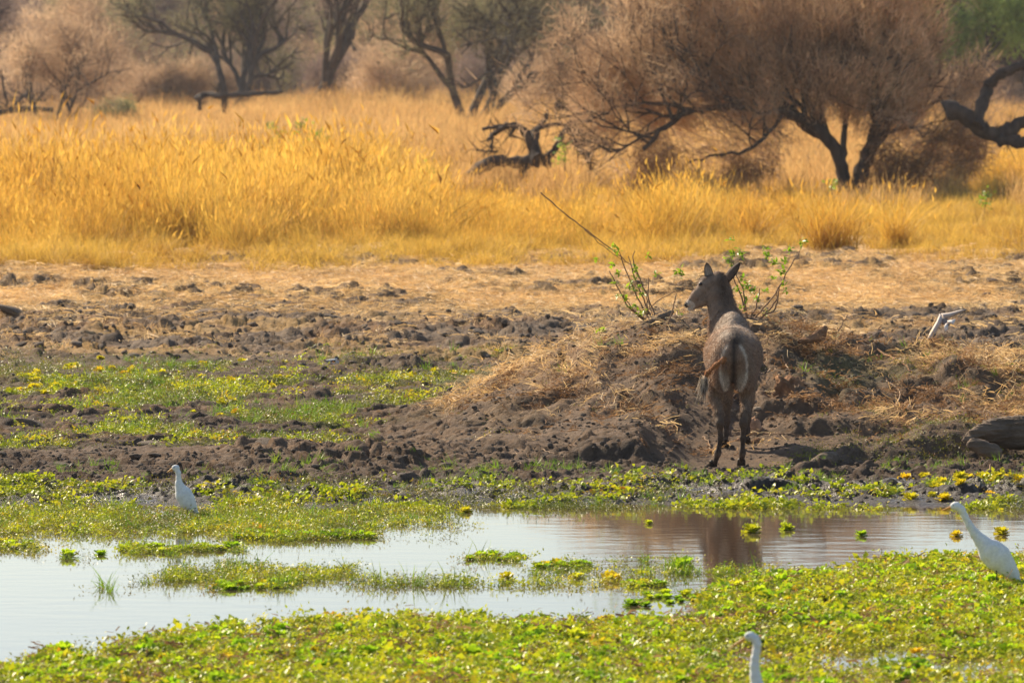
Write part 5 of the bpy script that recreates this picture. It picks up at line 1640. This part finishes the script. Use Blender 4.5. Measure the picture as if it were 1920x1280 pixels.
chunk('rotten_stump', 1482, 722, 62, 52, 'rot', 'crumbling rusty brown rotten stump on the mound right of the waterbuck', 'stump', 51)
chunk('log_piece', 1502, 735, 30, 40, 'log', 'grey weathered piece of wood leaning on the rotten stump', 'wood', 52)
chunk('bark_chunk', 1418, 800, 30, 46, 'pale_rot', 'pale orange chunk of torn bark beside the waterbuck right hind leg', 'bark', 53)
chunk('bark_chunk', 1385, 823, 14, 16, 'pale_rot', 'small pale bark fragment seen between the waterbuck legs', 'bark', 54)
chunk('bark_chunk', 1424, 825, 26, 20, 'rot', 'dark brown bark piece below the pale orange chunk', 'bark', 55)
chunk('stone', 1419, 750, 16, 11, 'stone', 'upper of two flat tan stones behind the waterbuck rump', 'stone', 56)
chunk('stone', 1424, 763, 26, 12, 'stone', 'lower and larger of two flat tan stones behind the waterbuck rump', 'stone', 57)


# ------------------------------------------------------------------ sticks on the mound
def stick(pts, w, label, mat='twig', lift=.012, air=None, seed=0, name='stick', D=None):
    r = np.random.default_rng(seed + 90)
    P3 = []
    for i, (a, b) in enumerate(pts):
        if D is not None: q = np.array(P(a, b, D=D + i * .03))
        else: q = np.array(drop(a, b)) + (0, 0, lift)
        P3.append(q)
    p = smooth_poly(np.array(P3), 4, r, .004)
    s = p[0][1] / F
    base = p[0].copy(); b = MB(); b.tube(p - base, np.linspace(w * s * .5, w * s * .3, len(p)), 6, bump=.2, rs=r)
    o = b.build(name, M[mat]); o.location = base
    tag(o, label, 'stick'); return o


stick([(1663, 716), (1680, 727), (1691, 743), (1680, 762), (1668, 781)], 3, 'bent pale forked stick lying on the mound in the right part', 'pale_twig', seed=1)
stick([(1734, 691), (1760, 699), (1788, 704)], 3, 'pale straight stick lying below the top of the mound at the right', 'pale_twig', seed=2)
stick([(1702, 768), (1715, 745), (1735, 732)], 2.4, 'thin curved stick right of the bent forked one', 'pale_twig', seed=3)
stick([(1610, 822), (1613, 805), (1616, 788)], 3, 'short upright stick standing in the lower right bank', 'twig', D=45.2, seed=4)
stick([(1573, 621), (1581, 607), (1590, 590)], 2.6, 'short slanting stick poking up from the mound crest', 'twig', D=48.6, seed=5)
stick([(1246, 632), (1256, 600), (1263, 570), (1268, 549)], 3.2, 'thick brown stick leaning upright left of the waterbuck head', 'twig', D=48.0, seed=6)
stick([(1210, 585), (1236, 562), (1262, 548), (1285, 540), (1302, 541)], 2, 'long thin arching twig ending behind the waterbuck muzzle', 'twig', D=48.7, seed=7)
stick([(1014, 361), (1055, 398), (1102, 434), (1140, 462), (1175, 490), (1200, 520), (1214, 560), (1224, 592)], 2.4, 'very long bare wand slanting out to the left above the sapling', 'twig', D=48.5, seed=8)
stick([(1096, 430), (1130, 462), (1172, 492)], 1.8, 'thin side twig running along the long bare wand', 'twig', D=48.45, seed=9)
stick([(1560, 668), (1600, 655), (1625, 640), (1650, 622)], 3, 'brown branch lying across the mound crest right of the dark root', 'twig', seed=10)
stick([(1620, 640), (1650, 662), (1690, 680), (1712, 700)], 5, 'stout brown root running down the right side of the mound', 'rot', seed=11)
stick([(1440, 700), (1452, 690), (1462, 706)], 3, 'short pale splinter right beside the waterbuck flank', 'pale_twig', seed=12)
stick([(1466, 668), (1474, 684), (1480, 700)], 3, 'pale broken twig above the rotten stump', 'pale_twig', seed=13)
stick([(1432, 815), (1460, 816), (1490, 818)], 2.4, 'dark thin twig lying right of the pale bark chunk', 'twig', seed=14)
stick([(1305, 625), (1285, 632), (1262, 642)], 2.2, 'thin twig lying on the crest left of the waterbuck shoulder', 'twig', seed=15)
stick([(1836, 800), (1852, 830), (1862, 860), (1858, 885)], 3, 'thin root hanging down in front of the thick grey log', 'twig', seed=16)
stick([(1555, 735), (1575, 720), (1598, 700)], 2, 'faint thin stick among the straw right of the rotten stump', 'twig', seed=17)
stick([(1318, 822), (1328, 830), (1333, 845)], 2.4, 'forked twig on the ground left of the waterbuck hind hoof', 'pale_twig', seed=18)
rs_ = random.Random(4)
for i in range(60):
    px = rs_.uniform(900, 1900); py = np.interp(px, [900, 1080, 1320, 1900], [760, 690, 640, 690]) + rs_.uniform(0, 160)
    if 1310 < px < 1450: continue
    an = rs_.uniform(-.9, .9); L = rs_.uniform(8, 30)
    dx, dy = math.cos(an) * L, math.sin(an) * L * .6
    stick([(px, py), (px + dx * .5 + rs_.uniform(-3, 3), py + dy * .5 + rs_.uniform(-3, 3)), (px + dx, py + dy)], rs_.uniform(1.2, 2.2), 'short thin dry twig lying on the slope of the mound', rs_.choice(['twig', 'pale_twig']), seed=100 + i)
    bpy.context.scene.collection.objects[-1]['group'] = 'short twigs on the mound'

# ---- the two saplings on the crest of the mound
sapling('sapling', [[(1218, 598), (1195, 560), (1172, 500), (1160, 470)], [(1222, 595), (1206, 560), (1190, 520), (1178, 480)], [(1208, 600), (1175, 575), (1150, 520), (1142, 508)], [(1228, 590), (1212, 548), (1196, 515), (1185, 480), (1190, 470)],
                    [(1212, 598), (1190, 585), (1168, 552)], [(1215, 590), (1214, 560), (1216, 520)]],
        [(1148, 465, 4, 12), (1158, 470, 5, 14), (1193, 505, 6, 18), (1190, 520, 5, 16), (1150, 500, 5, 10), (1160, 512, 4, 10), (1178, 540, 5, 14), (1160, 555, 5, 12), (1195, 540, 6, 16), (1172, 562, 6, 14),
         (1185, 575, 6, 14), (1205, 550, 6, 14), (1195, 590, 6, 14), (1120, 487, 3, 6), (1208, 585, 5, 12), (1152, 530, 4, 10), (1275, 512, 7, 26), (1230, 515, 5, 12), (1130, 625, 7, 16), (1122, 622, 6, 14), (1213, 480, 3, 6)], 48.5,
        'green leaved thorny sapling on the crest left of the waterbuck head', 'sapling', .045, .008, 11, M['twig'], base=(1216, 604))
sapling('sapling', [[(1402, 600), (1392, 560), (1375, 520), (1370, 480)], [(1400, 598), (1398, 560), (1388, 530), (1378, 505)], [(1412, 600), (1440, 570), (1462, 540), (1478, 505), (1500, 470)],
                    [(1418, 602), (1445, 580), (1458, 560), (1462, 535), (1472, 520)], [(1408, 600), (1420, 570), (1425, 540)], [(1430, 590), (1452, 585), (1460, 560), (1455, 545)], [(1371, 515), (1378, 508), (1374, 490)]],
        [(1373, 450, 4, 10), (1372, 478, 6, 18), (1388, 475, 7, 22), (1368, 495, 5, 14), (1360, 486, 4, 10), (1440, 480, 6, 18), (1452, 492, 6, 20), (1435, 468, 5, 12), (1480, 468, 6, 18), (1504, 455, 5, 20), (1470, 488, 6, 16), (1465, 510, 6, 20),
         (1450, 520, 5, 14), (1400, 535, 7, 24), (1392, 525, 6, 18), (1410, 545, 7, 20), (1383, 545, 6, 16), (1418, 560, 6, 14), (1436, 545, 5, 14), (1398, 560, 6, 14), (1475, 545, 3, 6), (1468, 533, 4, 8), (1440, 590, 4, 8), (1390, 575, 5, 12)], 48.3,
        'green leaved sapling right behind the waterbuck head and neck', 'sapling', .045, .009, 12, M['twig'], base=(1410, 606))

# ------------------------------------------------------------------ clods one can pick out
cm = []
for i in range(8):
    v, f = clod_mesh(np.random.default_rng(300 + i), 300 + i, 3)
    me = mesh_obj('mud_clod', v, f, M['mud_dry' if i % 2 else 'mud'], link=False); cm.append(me.data)
rc = random.Random(9)
named = [(247, 670, 30, 'round dark clod standing alone on the left mud flat'), (500, 578, 34, 'squat dark clod pair on the straw flat left of centre'), (625, 595, 36, 'low dark clod on the straw flat above the churned mud'),
         (756, 571, 24, 'small upright dark clod on the straw flat'), (848, 572, 44, 'wide broken dark clod on the straw flat left of the sapling'), (395, 582, 90, 'long low dark clod at the front of the straw flat'),
         (730, 530, 60, 'dark flat clod at the foot of the tall grass'), (250, 545, 50, 'long dark clod below the tall grass at the left'), (590, 532, 34, 'dark clod at the grass edge left of centre'),
         (60, 795, 70, 'large dark clod on the green flat at the left edge'), (280, 830, 50, 'dark clod in front of the green flat above the egret'), (170, 850, 40, 'angular dark clod left above the egret'), (110, 870, 44, 'leaning dark clod on the low bank at the left'),
         (500, 828, 50, 'dark clod at the near edge of the green flat'), (1500, 583, 20, 'small dark clod on the straw right of the right sapling'), (1720, 590, 34, 'dark clod pair left of the flying bird'), (1860, 592, 30, 'dark clod right of the flying bird'),
         (20, 580, 60, 'brown clod heap at the left edge of the straw flat')]
for i in range(150):
    z = rc.random()
    if z < .45: px, py = rc.uniform(-60, 1120), rc.uniform(604, 690)
    elif z < .7: px, py = rc.uniform(-60, 1980), rc.uniform(525, 600)
    elif z < .8: px, py = rc.uniform(1450, 1980), rc.uniform(545, 640)
    else: px, py = rc.uniform(-60, 900), rc.uniform(790, 885)
    if 1150 < px < 1450 and py > 560: continue
    named.append((px, py, rc.uniform(9, 26) ** 1.0, None))
for i, (px, py, w, lab) in enumerate(named):
    g = drop(px, py); s = g.y / F
    if g.y > 100: continue
    o = bpy.data.objects.new('mud_clod', cm[i % 8]); COL.objects.link(o)
    o.location = (g.x, g.y, g.z - w * s * .08)
    k = w * s * .5
    o.scale = (k * rc.uniform(.9, 1.2), k * rc.uniform(.8, 1.3), k * (rc.uniform(.55, .9) if w < 40 else .4)); o.rotation_euler = (rc.uniform(-.3, .3), rc.uniform(-.3, .3), rc.uniform(0, 6.28) if w < 40 else rc.uniform(-.3, .3))
    tag(o, lab or 'small lump of dry grey brown mud on the trampled flat', 'mud clod', None if lab else 'lumps of mud on the trampled flat')

# ------------------------------------------------------------------ water lettuce floating singly on the open water
LM = [o.data for o in PROTO['lettuce'][0].objects]; YM = [o.data for o in PROTO['lettuce_yellow'][0].objects]
lt = [(1218, 983, 22, 0, 'small yellow green water lettuce alone near the far bank'), (1411, 999, 44, 1, 'yellow green water lettuce left of the pair floating in the brown water'), (1478, 994, 36, 0, 'fresh green water lettuce in the middle of the brown water'),
      (1617, 1005, 30, 0, 'pale green water lettuce floating right of the middle of the brown water'), (1796, 1006, 28, 1, 'orange and yellow water lettuce left of the tall egret'), (1880, 1002, 34, 1, 'yellow water lettuce behind the tall egret back'),
      (871, 961, 30, 1, 'yellow water lettuce close to the far shore left of the mound'), (774, 936, 30, 1, 'yellow water lettuce on the shore left of the mound'), (950, 1088, 36, 1, 'orange yellow water lettuce at the middle of the water'),
      (1145, 1090, 44, 1, 'bright yellow water lettuce left of the long green raft'), (1082, 1086, 36, 0, 'green water lettuce just left of the bright yellow one'), (1830, 935 + 14, 26, 0, 'green water lettuce on the shore above the tall egret neck'),
      (124, 1046, 44, 0, 'green water lettuce left of the wide pair in the left water'), (186, 1041, 30, 0, 'small green water lettuce between two larger ones at the left'), (1280, 1066, 56, 0, 'broad green water lettuce behind the long green raft')]
def lettuce(px, py, w, yel, lab, grp=None, i=0):
    p = P(px, py); s = p.y / F
    o = bpy.data.objects.new('water_lettuce', (YM if yel else LM)[i % 3]); COL.objects.link(o)
    k = w * s * .5 / .075; o.location = (p.x, p.y, -.004 * k); o.scale = (k, k, k * 1.05); o.rotation_euler = (0, 0, i * 2.4)
    tag(o, lab, 'water lettuce', grp)
for i, a in enumerate(lt): lettuce(*a, i=i)
rafts = [(225, 330, 1036, 1028, 'left'), (352, 445, 1034, 1028, 'left'), (870, 985, 1050, 1044, 'middle'), (1175, 1370, 1137, 1118, 'right'), (1170, 1245, 1102, 1096, 'small'), (1000, 1110, 1066, 1060, 'centre'), (0, 70, 1030, 1022, 'edge'), (400, 530, 1106, 1098, 'low'), (445, 700, 1010, 1002, 'strip')]
rl = {'left': ('green water lettuce in the rafts left of the water centre', 'lettuces of the left rafts'), 'middle': ('green water lettuce of the raft in the middle of the white water', 'lettuces of the middle raft'), 'right': ('green water lettuce of the long raft before the near carpet', 'lettuces of the long raft'),
      'small': ('green water lettuce of the short raft above the long raft', 'lettuces of the short raft'), 'centre': ('green water lettuce among weeds at the centre of the pond', 'lettuces at the pond centre'), 'edge': ('green water lettuce by the left edge of the picture', 'lettuces at the left edge'),
      'low': ('green water lettuce in front of the fine leaved island', 'lettuces in front of the island'), 'strip': ('green water lettuce along the front of the left green strip', 'lettuces along the left strip')}
j = 0
for x0, x1, ya, yb, kx in rafts:
    n = int((x1 - x0) / 7.5)
    for q in range(n):
        lettuce(x0 + (x1 - x0) * (q + .5) / n + rc.uniform(-5, 5), rc.uniform(yb - 2, ya + 1), rc.uniform(17, 36), rc.random() < .08, rl[kx][0], rl[kx][1], i=j); j += 1
for q in range(26):
    lettuce(rc.gauss(1735, 55) if q < 18 else rc.uniform(1800, 1930), rc.uniform(905, 945), rc.uniform(22, 38), True, 'big yellow water lettuce stranded on the bank below the matted lump', 'yellow lettuces stranded on the right bank', i=q)
    o = COL.objects[-1]; o.location.z = max(Hs(o.location.x, o.location.y), 0) - .005

# ------------------------------------------------------------------ haze: the dusty air of the plain
me = bpy.data.meshes.new('haze')
x0, x1, y0, y1, z0, z1 = -1300, 1300, -20, 3600, -3, 34
V = [(a, b, c) for a in (x0, x1) for b in (y0, y1) for c in (z0, z1)]
me.from_pydata(V, [], [(0, 1, 3, 2), (4, 6, 7, 5), (0, 4, 5, 1), (2, 3, 7, 6), (0, 2, 6, 4), (1, 5, 7, 3)])
hz = bpy.data.objects.new('haze', me); COL.objects.link(hz)
m, nt, out = newmat('haze')
pv = N(nt, 'ShaderNodeVolumePrincipled', in_={'Density': 0.00014, 'Anisotropy': 0.3})
pv.inputs['Color'].default_value = (0.93, 0.94, 1.0, 1)
nt.links.new(pv.outputs[0], out.inputs['Volume'])
me.materials.append(m)
tag(hz, 'pale dusty haze over the plain', 'haze', kind='stuff')
